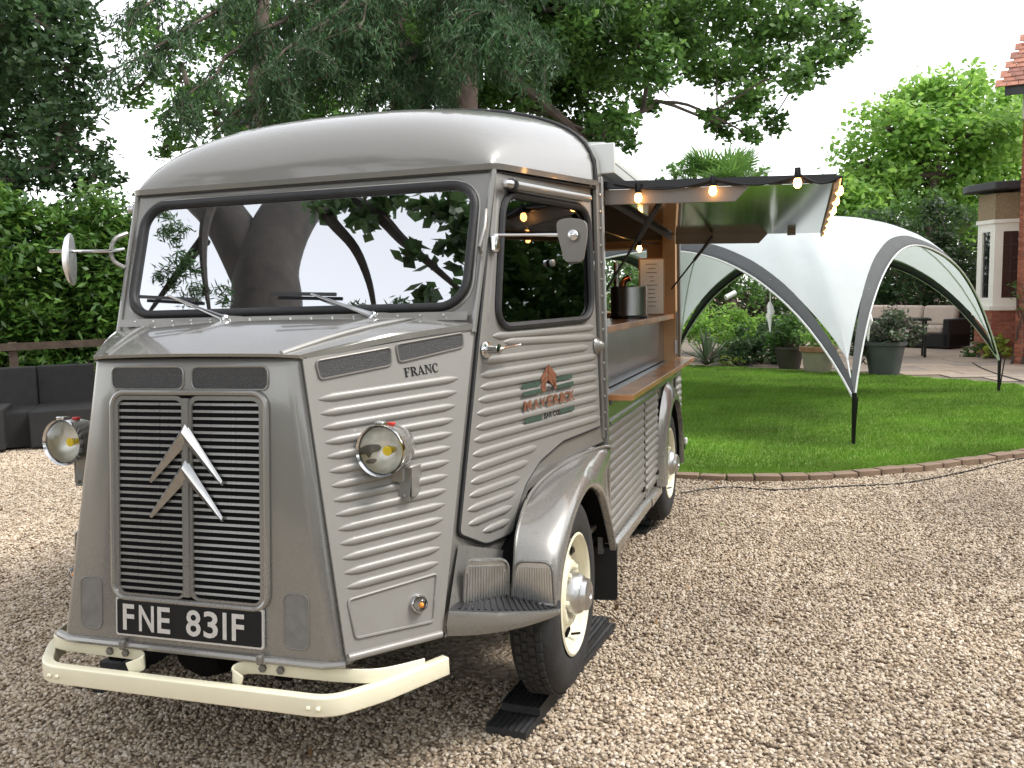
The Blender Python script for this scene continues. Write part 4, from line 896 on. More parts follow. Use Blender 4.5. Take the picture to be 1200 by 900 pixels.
def pebble_patch(N, Lk, size, seed, material):
    gr = N.new('GeometryNodeMeshGrid'); gr.inputs['Size X'].default_value = size; gr.inputs['Size Y'].default_value = size; gr.inputs['Vertices X'].default_value = 2; gr.inputs['Vertices Y'].default_value = 2
    dp = N.new('GeometryNodeDistributePointsOnFaces'); dp.inputs['Density'].default_value = PEB_D; dp.inputs['Seed'].default_value = seed; Lk(gr.outputs[0], dp.inputs['Mesh'])
    ic = N.new('GeometryNodeMeshIcoSphere'); ic.inputs['Radius'].default_value = .0074; ic.inputs['Subdivisions'].default_value = 2
    sp = N.new('GeometryNodeSetPosition'); nt = N.new('ShaderNodeTexNoise'); nt.inputs['Scale'].default_value = 60
    Lk(ic.outputs[0], sp.inputs['Geometry'])
    sm = N.new('GeometryNodeSetShadeSmooth'); Lk(sp.outputs[0], sm.inputs['Geometry'])
    ip = N.new('GeometryNodeInstanceOnPoints'); Lk(dp.outputs[0], ip.inputs['Points']); Lk(sm.outputs[0], ip.inputs['Instance'])
    Lk(rvec(N, (-.5, -.5, 0), (.5, .5, 6.28), seed + 1), ip.inputs['Rotation']); Lk(rvec(N, (.6, .55, .4), (1.6, 1.25, .9), seed + 2), ip.inputs['Scale'])
    tp = N.new('GeometryNodeSetPosition'); Lk(ip.outputs[0], tp.inputs['Geometry']); Lk(rvec(N, (0, 0, -.004), (0, 0, .006), seed + 5), tp.inputs['Offset'])
    rl = N.new('GeometryNodeRealizeInstances'); Lk(tp.outputs[0], rl.inputs[0])
    st = N.new('GeometryNodeSetMaterial'); st.inputs['Material'].default_value = MATS[material]; Lk(rl.outputs[0], st.inputs[0]); return st.outputs[0]
island_mat('pebble', [(.085, .058, .038), (.30, .225, .15), (.42, .335, .24), (.52, .43, .33), (.37, .29, .20), (.62, .55, .46), (.21, .15, .10)], .72, .8, .2)
PEB_D = 6400
# lawn outline: near edge is the brick arc, far edge meets the patio
near = [ground(*p)[:2] for p in ((805, 561), (850, 563.5), (900, 564), (950, 562.5), (1000, 559), (1050, 554.5), (1100, 548.5), (1150, 541.5), (1199, 533.5))]
near = spline([(-2.6, 6.1, 0), (-1.2, 5.25, 0), (-.1, 4.93, 0)] + [(x, y, 0) for x, y in near] + [(4.3, 7.35, 0), (5.0, 8.7, 0), (5.35, 10.2, 0)], 6)
far = [ground(*p)[:2] for p in ((1195, 452), (1120, 446), (1040, 440), (985, 437), (900, 433), (815, 430))]
lawn_poly = [(p[0], p[1]) for p in near] + [(x, y) for x, y in far] + [(-2.5, 15.0), (-5.0, 13.0), (-4.6, 8.5)]
def inside(x, y, poly):
    c = False; j = len(poly) - 1
    for i in range(len(poly)):
        xi, yi = poly[i]; xj, yj = poly[j]
        if (yi > y) != (yj > y) and x < (xj - xi) * (y - yi) / (yj - yi) + xi: c = not c
        j = i
    return c
PS = .4
def visible(x, y, pad=30, z=0):
    d = V((x, y, z)) - CW; w = d @ WF
    if w < .3: return False
    px = 600 + FPX * (d @ WR) / w; py = 450 - FPX * (d @ WU) / w; return -pad - 200 / w < px < 1200 + pad + 200 / w and py < 900 + pad + 500 / w
def dist_cam(x, y): return math.hypot(x - CW[0], y - CW[1])
pp = [(i * PS + .2, j * PS) for i in range(-34, 18) for j in range(-6, 26) if visible(i * PS + .2, j * PS, 700) and not inside(i * PS + .2, j * PS, lawn_poly) and dist_cam(i * PS, j * PS) < 11.5 and i * PS > -8.6 and not (-.75 < i * PS < .7 and 1.2 < j * PS < 3.8)]
patch_stuff('gravel_stones', pp, PS * 1.06, pebble_patch, 'pebble', (11, 23, 37, 51), .003, 'loose buff gravel stones covering the driveway', 'gravel')

# lawn
def lawn_mat():
    m = mat('lawn', (.10, .20, .022), .9, 0, .2, 3, col2=(.14, .25, .035), bump=.6, bscale=120); return m
lawn_mat()
sheet('lawn', lawn_poly, .022, 'lawn')
def grass_patch(N, Lk, size, seed, material):
    gr = N.new('GeometryNodeMeshGrid'); gr.inputs['Size X'].default_value = size; gr.inputs['Size Y'].default_value = size; gr.inputs['Vertices X'].default_value = 2; gr.inputs['Vertices Y'].default_value = 2
    dp = N.new('GeometryNodeDistributePointsOnFaces'); dp.inputs['Density'].default_value = 5200; dp.inputs['Seed'].default_value = seed; Lk(gr.outputs[0], dp.inputs['Mesh'])
    co = N.new('GeometryNodeMeshCone'); co.inputs['Vertices'].default_value = 3; co.inputs['Radius Bottom'].default_value = .0035; co.inputs['Depth'].default_value = .034; co.fill_type = 'NONE'
    ip = N.new('GeometryNodeInstanceOnPoints'); Lk(dp.outputs[0], ip.inputs['Points']); Lk(co.outputs[0], ip.inputs['Instance'])
    Lk(rvec(N, (-.75, -.75, 0), (.75, .75, 6.28), seed + 1), ip.inputs['Rotation']); Lk(rvec(N, (.7, .7, .6), (1.3, 1.3, 1.3), seed + 2), ip.inputs['Scale'])
    rl = N.new('GeometryNodeRealizeInstances'); Lk(ip.outputs[0], rl.inputs[0])
    st = N.new('GeometryNodeSetMaterial'); st.inputs['Material'].default_value = MATS[material]; Lk(rl.outputs[0], st.inputs[0]); return st.outputs[0]
island_mat('grass', [(.125, .25, .023), (.18, .345, .034), (.15, .30, .027), (.225, .385, .05), (.32, .39, .11)], .6, .9, .32, trans=.3)
GP = .25
gp_ = [(i * GP, j * GP) for i in range(-20, 28) for j in range(16, 66) if all(inside(i * GP + dx, j * GP + dy, lawn_poly) for dx in (-.12, .12) for dy in (-.13, .12))]
for p, q in zip(near[:-1], near[1:]):
    tn = unit(V(q) - V(p)); nl = V((-tn[1], tn[0], 0)); m = (V(p) + V(q)) / 2 + nl * .20
    gp_.append((m[0], m[1]))
patch_stuff('grass', gp_, GP * 1.08, grass_patch, 'grass', (5, 8, 13), .022, 'short bright green lawn grass', 'grass')
# brick edging, one brick after another along the arc
edge = tag(empty('lawn_edging', (near[18][0], near[18][1], 0)), 'curved row of terracotta brick edging between lawn and gravel', 'edging')
eo = V(edge.location); acc = 0.0; src = None; L_ = .205
path = [V(p) for p in near]; cum = [0]
for a, b in zip(path[:-1], path[1:]): cum.append(cum[-1] + np.linalg.norm(b - a))
s = .0
while s + L_ < cum[-1]:
    def pa_(q):
        i = max(0, min(len(path) - 2, np.searchsorted(cum, q) - 1)); t = (q - cum[i]) / (cum[i + 1] - cum[i]); return path[i] * (1 - t) + path[i + 1] * t
    p, q = pa_(s), pa_(s + L_); m = (p + q) / 2
    if visible(m[0], m[1], 900):
        if src is None: src = MB().box((0, 0, 0), (L_ - .012, .10, .09)).obj('brick', 'brick_edge', edge, bevel=.006); o = src
        else: o = share('brick', src, edge); b = o.modifiers.new('bevel', 'BEVEL'); b.width = .006; b.segments = 2
        o.location = m - eo + V((0, 0, .004 + rnd.uniform(-.006, .006))); o.rotation_euler = (rnd.uniform(-.04, .04), rnd.uniform(-.02, .02), math.atan2(q[1] - p[1], q[0] - p[0]) + rnd.uniform(-.03, .03))
    s += L_
cab = spline([ground(*p, .012) for p in ((798, 578), (850, 571), (910, 574), (985, 570), (1060, 566), (1130, 553), (1180, 541), (1230, 531))], 6)
tag(MB().tube(cab, .006, 6).obj('power_cable', 'gloss_black', None), 'thin black power cable lying along the lawn edging on the gravel', 'cable')
cab2 = spline([ground(*p, .03) for p in ((1140, 425), (1152, 432), (1175, 440), (1205, 448))], 6)
tag(MB().tube(cab2, .010, 6).obj('garden_hose', 'gloss_black', None), 'thin dark hose lying across the patio behind the gazebo leg', 'hose')

# patio of stone slabs
mat('patio_joint', (.17, .14, .11), .95, 0, .2, 5)
mats_slab = [mat('slab_a', (.36, .285, .215), .85, 0, .12, 4, bump=.15), mat('slab_b', (.42, .33, .25), .85, 0, .12, 4, bump=.15), mat('slab_c', (.32, .265, .215), .85, 0, .12, 4, bump=.15)]
pat = sheet('patio', [(1.2, 13.4), (3.0, 12.95), (6.5, 10.6), (16, 11), (16, 30), (-3.0, 30), (-3.0, 15.2)], .006, 'patio_joint')
sm = {}
ca_, sa_ = math.cos(R_(14)), math.sin(R_(14)); v_ = -1.0
while v_ < 9.5:
    dv = rnd.choice((.45, .6, .75)); u_ = -2.6 + rnd.uniform(0, .4)
    while u_ < 6.2:
        du = rnd.choice((.45, .6, .75, .9)); x = 3.2 + (u_ + du / 2) * ca_ - (v_ + dv / 2) * sa_; y = 13.0 + (u_ + du / 2) * sa_ + (v_ + dv / 2) * ca_
        if visible(x, y) and not inside(x, y - .45, lawn_poly) and not inside(x - .3, y - .4, lawn_poly) and y > 12.2 - .0 and x > 1.0:
            k = (du, dv, rnd.randrange(3))
            if k not in sm: sm[k] = MB().box((0, 0, 0), (du - .014, dv - .014, .03)).obj('paving_slab', ('slab_a', 'slab_b', 'slab_c')[k[2]], pat, smooth=0); o = sm[k]
            else: o = share('paving_slab', sm[k], pat)
            o.location = (x, y, .008 + rnd.uniform(-.002, .002)); o.rotation_euler = (0, 0, R_(14))
        u_ += du
    v_ += dv

# ================================================================ FOLIAGE
def leaf_obj(name, cen, L, Wd, material, parent=None, up=.25, droop=0.0, lin=None):
    """leaf-sized faces: cen Nx3, length, width; each leaf a four-cornered blade"""
    n = len(cen); L = L * rng.uniform(.65, 1.3, n)[:, None]; Wd = Wd * rng.uniform(.7, 1.25, n)[:, None]
    a = rng.normal(size=(n, 3)); a[:, 2] = a[:, 2] * .6 - droop
    if lin is not None: a = a * .75 + lin * .8
    a /= np.linalg.norm(a, axis=1)[:, None]
    nn = rng.normal(size=(n, 3)); nn[:, 2] = np.abs(nn[:, 2]) + up; b = np.cross(nn, a); b /= np.linalg.norm(b, axis=1)[:, None] + 1e-9
    v = np.empty((n, 4, 3)); v[:, 0] = cen - a * L * .5; v[:, 1] = cen + b * Wd * .5 - a * L * .06; v[:, 2] = cen + a * L * .5; v[:, 3] = cen - b * Wd * .5 - a * L * .06
    me = bpy.data.meshes.new(name); me.vertices.add(n * 4); me.vertices.foreach_set('co', v.astype(np.float32).ravel())
    me.loops.add(n * 4); me.loops.foreach_set('vertex_index', np.arange(n * 4, dtype=np.int32)); me.polygons.add(n); me.polygons.foreach_set('loop_start', np.arange(0, n * 4, 4, dtype=np.int32)); me.polygons.foreach_set('loop_total', np.full(n, 4, np.int32))
    me.update(calc_edges=True); me.validate(); o = bpy.data.objects.new(name, me); COL.objects.link(o); me.materials.append(MATS[material]); o['kind'] = 'stuff'
    if parent: o.parent = parent
    return o
def clump(c, r, n, sub=10, tight=.24, flat=.8):
    sc = rng.normal(size=(sub, 3)); sc /= np.linalg.norm(sc, axis=1)[:, None]; sc *= (rng.uniform(.25, 1, sub) ** .5)[:, None] * r; sc[:, 2] *= flat
    pick = rng.integers(0, sub, n); p = sc[pick] + rng.normal(size=(n, 3)) * r * tight * np.array([1, 1, .75]); return np.array(c) + p
def limb_path(a, b, sag=.0, jit=.06, n=6):
    a, b = V(a), V(b); d = np.linalg.norm(b - a); j1, j2 = rng.normal(size=3) * jit * d, rng.normal(size=3) * jit * d * .7; out = []
    for t in np.linspace(0, 1, n):
        out.append(a * (1 - t) + b * t + j1 * math.sin(math.pi * t) + j2 * math.sin(2 * math.pi * t) + V((0, 0, sag * d * math.sin(math.pi * t))))
    return out
island_mat('leaf_oak', [(0.037, 0.086, 0.018), (0.059, 0.137, 0.028), (0.084, 0.183, 0.037), (0.048, 0.105, 0.022), (0.119, 0.231, 0.054)], .5, .35, .35, trans=0.42)
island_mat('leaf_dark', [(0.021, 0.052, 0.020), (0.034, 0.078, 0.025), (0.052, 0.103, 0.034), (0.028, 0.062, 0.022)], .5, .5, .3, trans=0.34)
island_mat('leaf_bright', [(0.100, 0.224, 0.034), (0.158, 0.324, 0.053), (0.211, 0.383, 0.079), (0.126, 0.264, 0.047), (0.264, 0.422, 0.106)], .5, .5, .25, trans=0.47)
island_mat('leaf_mid', [(0.042, 0.108, 0.024), (0.066, 0.156, 0.034), (0.096, 0.204, 0.042), (0.054, 0.126, 0.026)], .5, .7, .3, trans=0.40)
island_mat('leaf_laurel', [(0.031, 0.083, 0.014), (0.053, 0.132, 0.022), (0.083, 0.182, 0.031), (0.127, 0.237, 0.044), (0.042, 0.105, 0.018)], .32, .8, .3, trans=0.32, spec=.6)
island_mat('leaf_cedar', [(0.017, 0.050, 0.017), (0.028, 0.075, 0.024), (0.044, 0.103, 0.034), (0.022, 0.061, 0.021), (0.062, 0.097, 0.036)], .65, .8, .3, trans=0.22)
island_mat('leaf_grey', [(.05, .085, .045), (.08, .12, .065), (.11, .15, .085), (.16, .12, .12), (.06, .09, .05)], .55, 2, .2, trans=.2)
island_mat('leaf_yellow', [(.22, .32, .04), (.3, .4, .06), (.18, .28, .035)], .5, 2, .2, trans=.3)

def tree(name, label, base, trunk_pts, rad, clumps, depth_px, leafL, leafW, leaf_m, dens, bark='bark', group=None, cat='tree', limbs=True, droop=0., origin=None, sub=12, tight=.22):
    """clumps: (px, py, r_px, depth); base: trunk foot on the ground; trunk_pts: world points up the trunk"""
    t = tag(empty(name, base), label, cat, group); o = V(base)
    tr = MB().tube([V(p) - o for p in spline([base] + trunk_pts, 4)], list(np.linspace(rad, rad * .45, 4 * len(trunk_pts) + 1)), 10).obj('trunk', bark, t)
    P = []; lm = MB(); nodes = [(V(q), 0, rad * .5) for q in trunk_pts]
    cs = sorted([(deep(x, y, d), r * d / FPX) for x, y, r, d in clumps], key=lambda q: min(np.linalg.norm(q[0] - V(k)) for k in trunk_pts))
    for c, R in cs:
        n = int(dens * R * R / (leafL * leafW)); P.append(clump(c, R, max(n, 20), sub, tight))
        if limbs:                                  # each limb forks from the nearest limb already grown
            a, g, r0 = min(nodes, key=lambda q: np.linalg.norm(q[0] - c) + .4 * q[1]); r1 = max(.012, r0 * .6); pth = limb_path(a, c, .05, .05)
            lm.tube([p - o for p in pth], list(np.linspace(r0 * .8, r1, len(pth))), 6); nodes.append((c, g + 1, r1)); nodes.append((pth[3], g + 1, (r0 + r1) / 2))
            for _ in range(3):
                e = c + rng.normal(size=3) * R * .55; lm.tube([p - o for p in limb_path(pth[4], e, .03, .06, 4)], [r1 * .7, r1 * .5, r1 * .3, .003], 5)
    if limbs: lm.obj('limbs', bark, t)['kind'] = 'stuff'
    pts = np.concatenate(P) - o; leaf_obj('crown', pts, leafL, leafW, leaf_m, t, droop=droop); return t
# ================================================================ GAZEBO
GF, GR = ground(1000, 524), ground(1170, 461); ga = GR - GF; side = np.linalg.norm(ga); gx = unit(ga); gy = V((-gx[1], gx[0], 0)); gc = GF + gx * side / 2 + gy * side / 2
gaz = tag(empty('gazebo', gc), 'white domed event shelter with grey arched edges on the lawn', 'gazebo')
HH, ZC = 2.30, .44
def gpt(m, s, f):
    z = HH - (HH - ZC) * (m * m * (1 + s * s) / 2) ** 2.2; k = m * (1 - .10 * (1 - s * s) * m); x, y = m * s, -k
    # keep the corner radius on the diagonals
    x, y = {0: (x, y), 1: (-y, x), 2: (-x, -y), 3: (y, -x)}[f]
    wob = .014 * math.sin(7 * s + 3 * f) * math.sin(5 * m) + .010 * math.sin(23 * s + 9 * m + f) * m ** 3 * (1 - m) * 4 + .012 * math.sin(31 * (1 - abs(s))) * m ** 4 * abs(s) * (1.02 - m) * 6
    return V((0, 0, 0)) + (gx * x + gy * y) * side / 2 + V((0, 0, z + wob))
can = MB(); ss = np.linspace(-1, 1, 41)
for f in range(4): can.grid([[gpt(m, s, f) for s in ss] for m in np.linspace(0.0, .955, 18)])
can_o = can.obj('canopy', 'canopy_white', gaz, smooth=80); bm_ = bmesh.new(); bm_.from_mesh(can_o.data); bmesh.ops.remove_doubles(bm_, verts=bm_.verts, dist=.002); bmesh.ops.recalc_face_normals(bm_, faces=bm_.faces); bm_.to_mesh(can_o.data); bm_.free(); can_o.data.shade_smooth()
for f in range(4):
    ss = np.linspace(-1, 1, 41)
    b = MB().grid([[gpt(.938 + .040 * abs(s) ** 3 + (1 - .938 - .040 * abs(s) ** 3) * m, s, f) + V((0, 0, .004)) for s in ss] for m in (0, .4, .75, 1.0)] + [[gpt(1.0, s, f) - V((0, 0, .012)) for s in ss]]).obj('arch_band', 'canopy_grey', gaz, smooth=80)
    MB().tube([gpt(1.0, s, f) - V((0, 0, .008)) for s in ss], .011, 6).obj('band_piping', 'silver_white', b)
    MB().tube([gpt(.985, s, f) - V((0, 0, .03)) for s in ss], .013, 6).obj('arch_pole', 'gloss_black', b)
for f in range(4):
    tip = gpt(1.0, 1.0, f); foot = {0: (1, -1), 1: (1, 1), 2: (-1, 1), 3: (-1, -1)}[f]; ft = (gx * foot[0] + gy * foot[1]) * side / 2
    leg = MB().tube([tip + V((0, 0, .06)), tip * .5 + ft * .5 + V((0, 0, .02)), ft + V((0, 0, .012))], [.022, .020, .018], 8).obj('leg', 'gloss_black', gaz)
    MB().tube([tip * 1.02 + V((0, 0, .02)), ft * 1.006 + V((0, 0, .10))], .008, 6).obj('leg_strap', 'gloss_black', leg)
    MB().box(ft + V((0, 0, .018)), (.10, .06, .03)).obj('foot_plate', 'gloss_black', leg, bevel=.01)
    g_in = [gpt(.3 + .65 * t, 1.0, f) - V((0, 0, .03)) for t in np.linspace(0, 1, 12)]
    MB().tube([gpt(m, 1.0, f) - V((0, 0, .02)) for m in np.linspace(0, 1, 20)], .010, 6).obj('ridge_pole', 'silver_white', gaz)
# mid-grey reinforcement near the far right foot
MB().grid([[gpt(m, s, 1) + (gx * .008) for s in np.linspace(-.93, -.985, 3)] for m in (.93, .96, .99)]) if False else None
for p_, lab in (((896, 338), 'white rope bundle hanging from the gazebo arch above the round bush'), ((1023, 340), 'white rope bundle hanging from the gazebo arch in front of the cushioned sofa')):
    # hung from the front arches
    best = min(((f, s) for f in (0, 3, 1) for s in np.linspace(-.95, .95, 120)), key=lambda q: np.hypot(*(np.array([600 + FPX * ((gpt(.97, q[1], q[0]) + gc - CW) @ WR) / ((gpt(.97, q[1], q[0]) + gc - CW) @ WF), 450 - FPX * ((gpt(.97, q[1], q[0]) + gc - CW) @ WU) / ((gpt(.97, q[1], q[0]) + gc - CW) @ WF)]) - np.array(p_))) + (30 if q[0] == 1 else 0))
    top = gpt(.97, best[1], best[0]) + gc; r = tag(empty('guy_rope', top), lab, 'rope', 'guy ropes hanging from the gazebo')
    MB().tube([(0, 0, 0), (.004, 0, -.2), (0, 0, -.26)], .006, 6).obj('cord', 'rope_white', r)
    MB().tube([(0, 0, -.22), (.0, 0, -.26), (.012, 0, -.32), (-.008, .005, -.37), (0, 0, -.42), (.004, 0, -.52)], [.012, .03, .036, .03, .018, .006], 8).obj('bundle', 'rope_white', r)

# ================================================================ POTS AND PLANTS
def pot(name, label, c, r0, r1, h, m, leaf_m, fol, leafL, leafW, rim=True):
    p = tag(empty(name, c), label, 'potted plant')
    MB().lathe([(0, .004), (r0, .004), (r1 * .97, h * .88), (r1 * 1.06, h * .9), (r1 * 1.06, h), (r1 * .92, h), (r1 * .9, h * .92), (0, h * .92)], (0, 0, 0), (0, 0, 1), 24).obj('pot', m, p, smooth=40)
    P = np.concatenate([clump(q, r, n, 8, .26) for q, r, n in fol]); P = P[P[:, 2] > h * .35]; leaf_obj('leaves', P, leafL, leafW, leaf_m, p)
    st = MB()
    for q, r, n in fol:
        for _ in range(4): st.tube(limb_path((0, 0, h * .9), V(q) + rng.normal(size=3) * r * .5, .05, .08, 4), [.008, .006, .005, .003], 5)
    st.obj('stems', 'leaf_mid' if False else 'bark', p); return p
pot('potted_plant', 'dark brown pot of leafy green plants beside the stone coloured pot', ground(925, 433), .17, .25, .40, 'pot_dark', 'leaf_mid', [((-.1, 0, .6), .28, 420), ((.15, 0, .62), .26, 420), ((0, 0, .78), .2, 260), ((-.25, .05, .5), .15, 150)], .10, .035)
pot('potted_plant', 'stone coloured pot with terracotta rim and fine green leaves', ground(958, 437.5), .21, .27, .44, 'pot_stone', 'leaf_bright', [((-.08, 0, .62), .25, 420), ((.12, 0, .6), .24, 420), ((0, 0, .72), .18, 260)], .07, .025)
rimo = ground(958, 437.5); q = [o for o in bpy.data.objects if o.name.startswith('potted_plant.001')][0]
MB().lathe([(.275, .36), (.295, .37), (.295, .445), (.27, .45)], (0, 0, 0), (0, 0, 1), 24).obj('pot_rim', 'terracotta', q)
pot('potted_plant', 'tall tapered grey planter of trailing purple and green foliage on the patio', ground(1036, 440.5), .22, .31, .55, 'pot_grey', 'leaf_grey', [((-.3, 0, .62), .3, 650), ((.05, 0, .8), .3, 600), ((.32, 0, .75), .24, 400), ((-.38, -.05, .4), .22, 350), ((.1, -.1, .7), .25, 350), ((.42, 0, .58), .12, 120)], .085, .05)
def bush(name, label, clumps, leafL, leafW, leaf_m, dens, cat='shrub', group=None, foot=None, sub=12, tight=.22, up=.25):
    d0 = clumps[0][3]; base = foot if foot is not None else deep(clumps[0][0], clumps[0][1], d0) * V((1, 1, 0)); b = tag(empty(name, base), label, cat, group); P = []; st = MB(); dens *= 3.5
    for x, y, r, d in clumps:
        c = deep(x, y, d); R = r * d / FPX; P.append(clump(c, R, int(dens * R * R / (leafL * leafW)), sub, tight)); 
        for _ in range(2): st.tube([p - V(base) for p in limb_path(V(base) + rng.normal(size=3) * V((.1, .1, 0)), c + rng.normal(size=3) * R * .4, .04, .06, 5)], [.03, .022, .016, .01, .005], 5)
    P = np.concatenate(P); P = P[P[:, 2] > .03]; leaf_obj('foliage', P - V(base), leafL, leafW, leaf_m, b, up=up); st.obj('stems', 'bark', b); return b
bush('shrub', 'light green leafy shrub behind the lawn under the gazebo', [(845, 375, 28, 17.5), (875, 370, 24, 17.5), (820, 385, 22, 17.3), (860, 395, 25, 17.2), (900, 385, 20, 17.6), (800, 380, 25, 17.8)], .11, .045, 'leaf_bright', 4.5)
bush('shrub', 'rounded dark green shrub beside the potted plants', [(885, 400, 24, 16.6), (905, 390, 26, 16.6), (870, 412, 20, 16.4), (900, 415, 22, 16.4), (925, 400, 16, 16.7), (855, 415, 16, 16.5)], .08, .04, 'leaf_dark', 5.5)
bush('shrub', 'dark hedge shrub behind the gazebo below the camera pole', [(880, 335, 26, 19), (915, 345, 26, 19), (950, 355, 26, 19), (930, 380, 22, 18.8), (975, 365, 22, 19), (850, 345, 22, 19.2), (960, 385, 20, 18.6), (990, 380, 16, 18.6), (845, 320, 22, 19.2), (905, 320, 20, 19.3), (820, 330, 25, 19.4), (790, 350, 25, 19.4), (770, 370, 30, 19), (740, 350, 40, 19.4), (735, 310, 35, 19.6), (780, 310, 30, 19.6)], .12, .06, 'leaf_mid', 4.5)
bush('shrub', 'pale flowering shrub beside the patio sofa', [(925, 372, 11, 18), (938, 380, 9, 18), (930, 390, 9, 18)], .08, .05, 'leaf_grey', 3)
# spiky plant
sp0 = ground(828, 431); spk = tag(empty('spiky_plant', sp0), 'low spiky plant with arching grey green blades at the lawn end', 'plant'); P = []; lin = []
mbs = MB()
for k in range(70):
    a = rng.uniform(0, 6.28); e = rng.uniform(.3, 1.4); L = rng.uniform(.5, .95); d = V((math.cos(a) * math.cos(e), math.sin(a) * math.cos(e), math.sin(e))); sd_ = unit(np.cross(d, (0, 0, 1)))
    pts = [d * L * t - V((0, 0, .35 * L * t * t * math.cos(e))) + V((0, 0, .05)) for t in (0, .35, .7, 1)]; w = (.02, .024, .016, .001)
    mbs.grid([[p - sd_ * ww, p + sd_ * ww] for p, ww in zip(pts, w)])
mbs.obj('blades', 'leaf_grey', spk, smooth=0)['kind'] = 'stuff'
bush('shrub', 'small low green plant at the edge of the lawn below the dark shrub', [(862, 424, 9, 16.2), (850, 422, 7, 16.2)], .06, .03, 'leaf_yellow', 2.5)
# ================================================================ PATIO FURNITURE
sL, sR = ground(1008, 406), ground(1112, 411); sx = unit(sR - sL); sy = V((-sx[1], sx[0], 0)); W_ = np.linalg.norm(sR - sL) + .5; so = sR - sx * W_
sofa = tag(empty('garden_sofa', so, math.atan2(sx[1], sx[0])), 'dark rattan garden sofa with pale beige cushions on the patio', 'sofa')
MB().box((W_ / 2, .42, .20), (W_, .84, .30)).obj('base', 'rattan', sofa, bevel=.02)
MB().box((W_ / 2, .80, .52), (W_, .10, .62)).obj('back_frame', 'rattan', sofa, bevel=.02)
mb = MB().box((W_ - .08, .42, .36), (.16, .84, .60)); mb.obj('arm', 'rattan', sofa, bevel=.03)
n_c = 3; cw = (W_ - .2) / n_c
for k in range(n_c):
    MB().box((.02 + cw * (k + .5), .40, .42), (cw - .03, .70, .16)).obj('seat_cushion', 'cushion', sofa, bevel=.045)
    MB().box((.02 + cw * (k + .5), .68, .70), (cw - .03, .17, .44), ((1, 0, 0), unit((0, 1, -.2)), unit((0, .2, 1)))).obj('back_cushion', 'cushion', sofa, bevel=.06)
# slim dark table frame in front
t0, t1 = deep(1010, 378, 17.6), deep(1090, 374.5, 17.2); t0[2] = t1[2] = .74
tab = tag(empty('patio_table', (t0 + t1) * V((.5, .5, 0))), 'slim dark metal table in front of the cushioned patio sofa', 'table'); to_ = V(tab.location); d_ = unit(t1 - t0)
MB().bar(t0 - to_, t1 - to_, .55, .045).obj('table_top', 'gloss_black', tab, bevel=.005)
for e in (-.42, .42):
    for w in (-.2, .2): MB().bar(d_ * (np.linalg.norm(t1 - t0) * e) + V((-d_[1], d_[0], 0)) * w + V((0, 0, .01)), d_ * (np.linalg.norm(t1 - t0) * e) + V((-d_[1], d_[0], 0)) * w + V((0, 0, .72)), .05, .05, up=(1, 0, 0)).obj('leg', 'gloss_black', tab)
c_ = deep(1063, 388, 17.4); c_[2] = 0
# small camera on a pole seen through the arch
cp = ground(856, 431) * 1.0; cp = deep(856, 352, 18.2) * V((1, 1, 0)); cctv = tag(empty('garden_spotlight', cp), 'small white spotlight on a dark post behind the shrubs', 'spotlight')
zt = deep(854, 346, 18.2)[2]; MB().tube([(0, 0, 0), (0, 0, zt)], .03, 8).obj('post', 'fence_wood', cctv); MB().tube([(-.09, -.08, zt - .05), (.09, .05, zt + .05)], .055, 10).obj('lamp_head', 'silver_white', cctv)

# ================================================================ HOUSE ON THE RIGHT
hb = ground(1188, 428); house = tag(empty('brick_house', hb), 'red brick house with white bay window and clay tiled roof', 'house'); ho = V(house.location)
hx = unit(V((.97, -.22, 0))); hy = V((-hx[1], hx[0], 0))            # hx along the main wall to the right, hy away
hp3 = lambda x, y, z: hx * x + hy * y + V((0, 0, z))
def brick_wall(par, o, ex, nrm, w, z0, z1_, seed=0):
    """every brick its own piece: stretcher bond on a mortar backing"""
    global brick_src
    MB().plate([[o + ex * 0 + V((0, 0, z0)), o + ex * w + V((0, 0, z0)), o + ex * w + V((0, 0, z1_)), o + V((0, 0, z1_))]], nrm, .05).obj('wall', 'mortar', par, smooth=0)
    r = random.Random(seed); z = z0; row = 0; ang = math.atan2(ex[1], ex[0])
    while z + .06 < z1_:
        x = -.1125 if row % 2 else 0
        while x < w - .03:
            a, b = max(x, 0), min(x + .215, w)
            if b - a > .05:
                m = r.choice(('brick_a', 'brick_b', 'brick_c')); k = (round(b - a, 2), m)
                if k not in brick_src: brick_src[k] = MB().box((0, 0, 0), (b - a, .06, .065)).obj('brick', m, par, smooth=0); q = brick_src[k]
                else: q = share('brick', brick_src[k], par)
                q.location = o + ex * ((a + b) / 2) + V((0, 0, z + .0375)) - nrm * (.022 - r.uniform(0, .004)); q.rotation_euler = (0, 0, ang)
            x += .225
        z += .075; row += 1
brick_src = {}
mat('brick_a', (.30, .095, .055), .85, 0, .2, 20, bump=.3); mat('brick_b', (.36, .125, .075), .85, 0, .2, 20, bump=.3); mat('brick_c', (.25, .08, .05), .85, 0, .25, 20, bump=.3)
def zat(x, y, pt):                      # height of a pixel at the distance of pt
    d = (V(pt) - CW) @ WF; return deep(x, y, d)[2]
ZE = zat(1172, 108, hb)
brick_wall(house, hp3(0, 0, 0), hx, -hy, .62, .0, ZE - .55, 1)
MB().plate([[hp3(.62, 0, 0), hp3(6, 0, 0), hp3(6, 0, ZE), hp3(.62, 0, ZE)]], -hy, .05).obj('wall', 'brick_b', house, smooth=0)
MB().plate([[hp3(0, 0, 0), hp3(0, 8, 0), hp3(0, 8, ZE), hp3(0, 0, ZE)]], -hx, .05).obj('side_wall', 'brick_b', house, smooth=0)
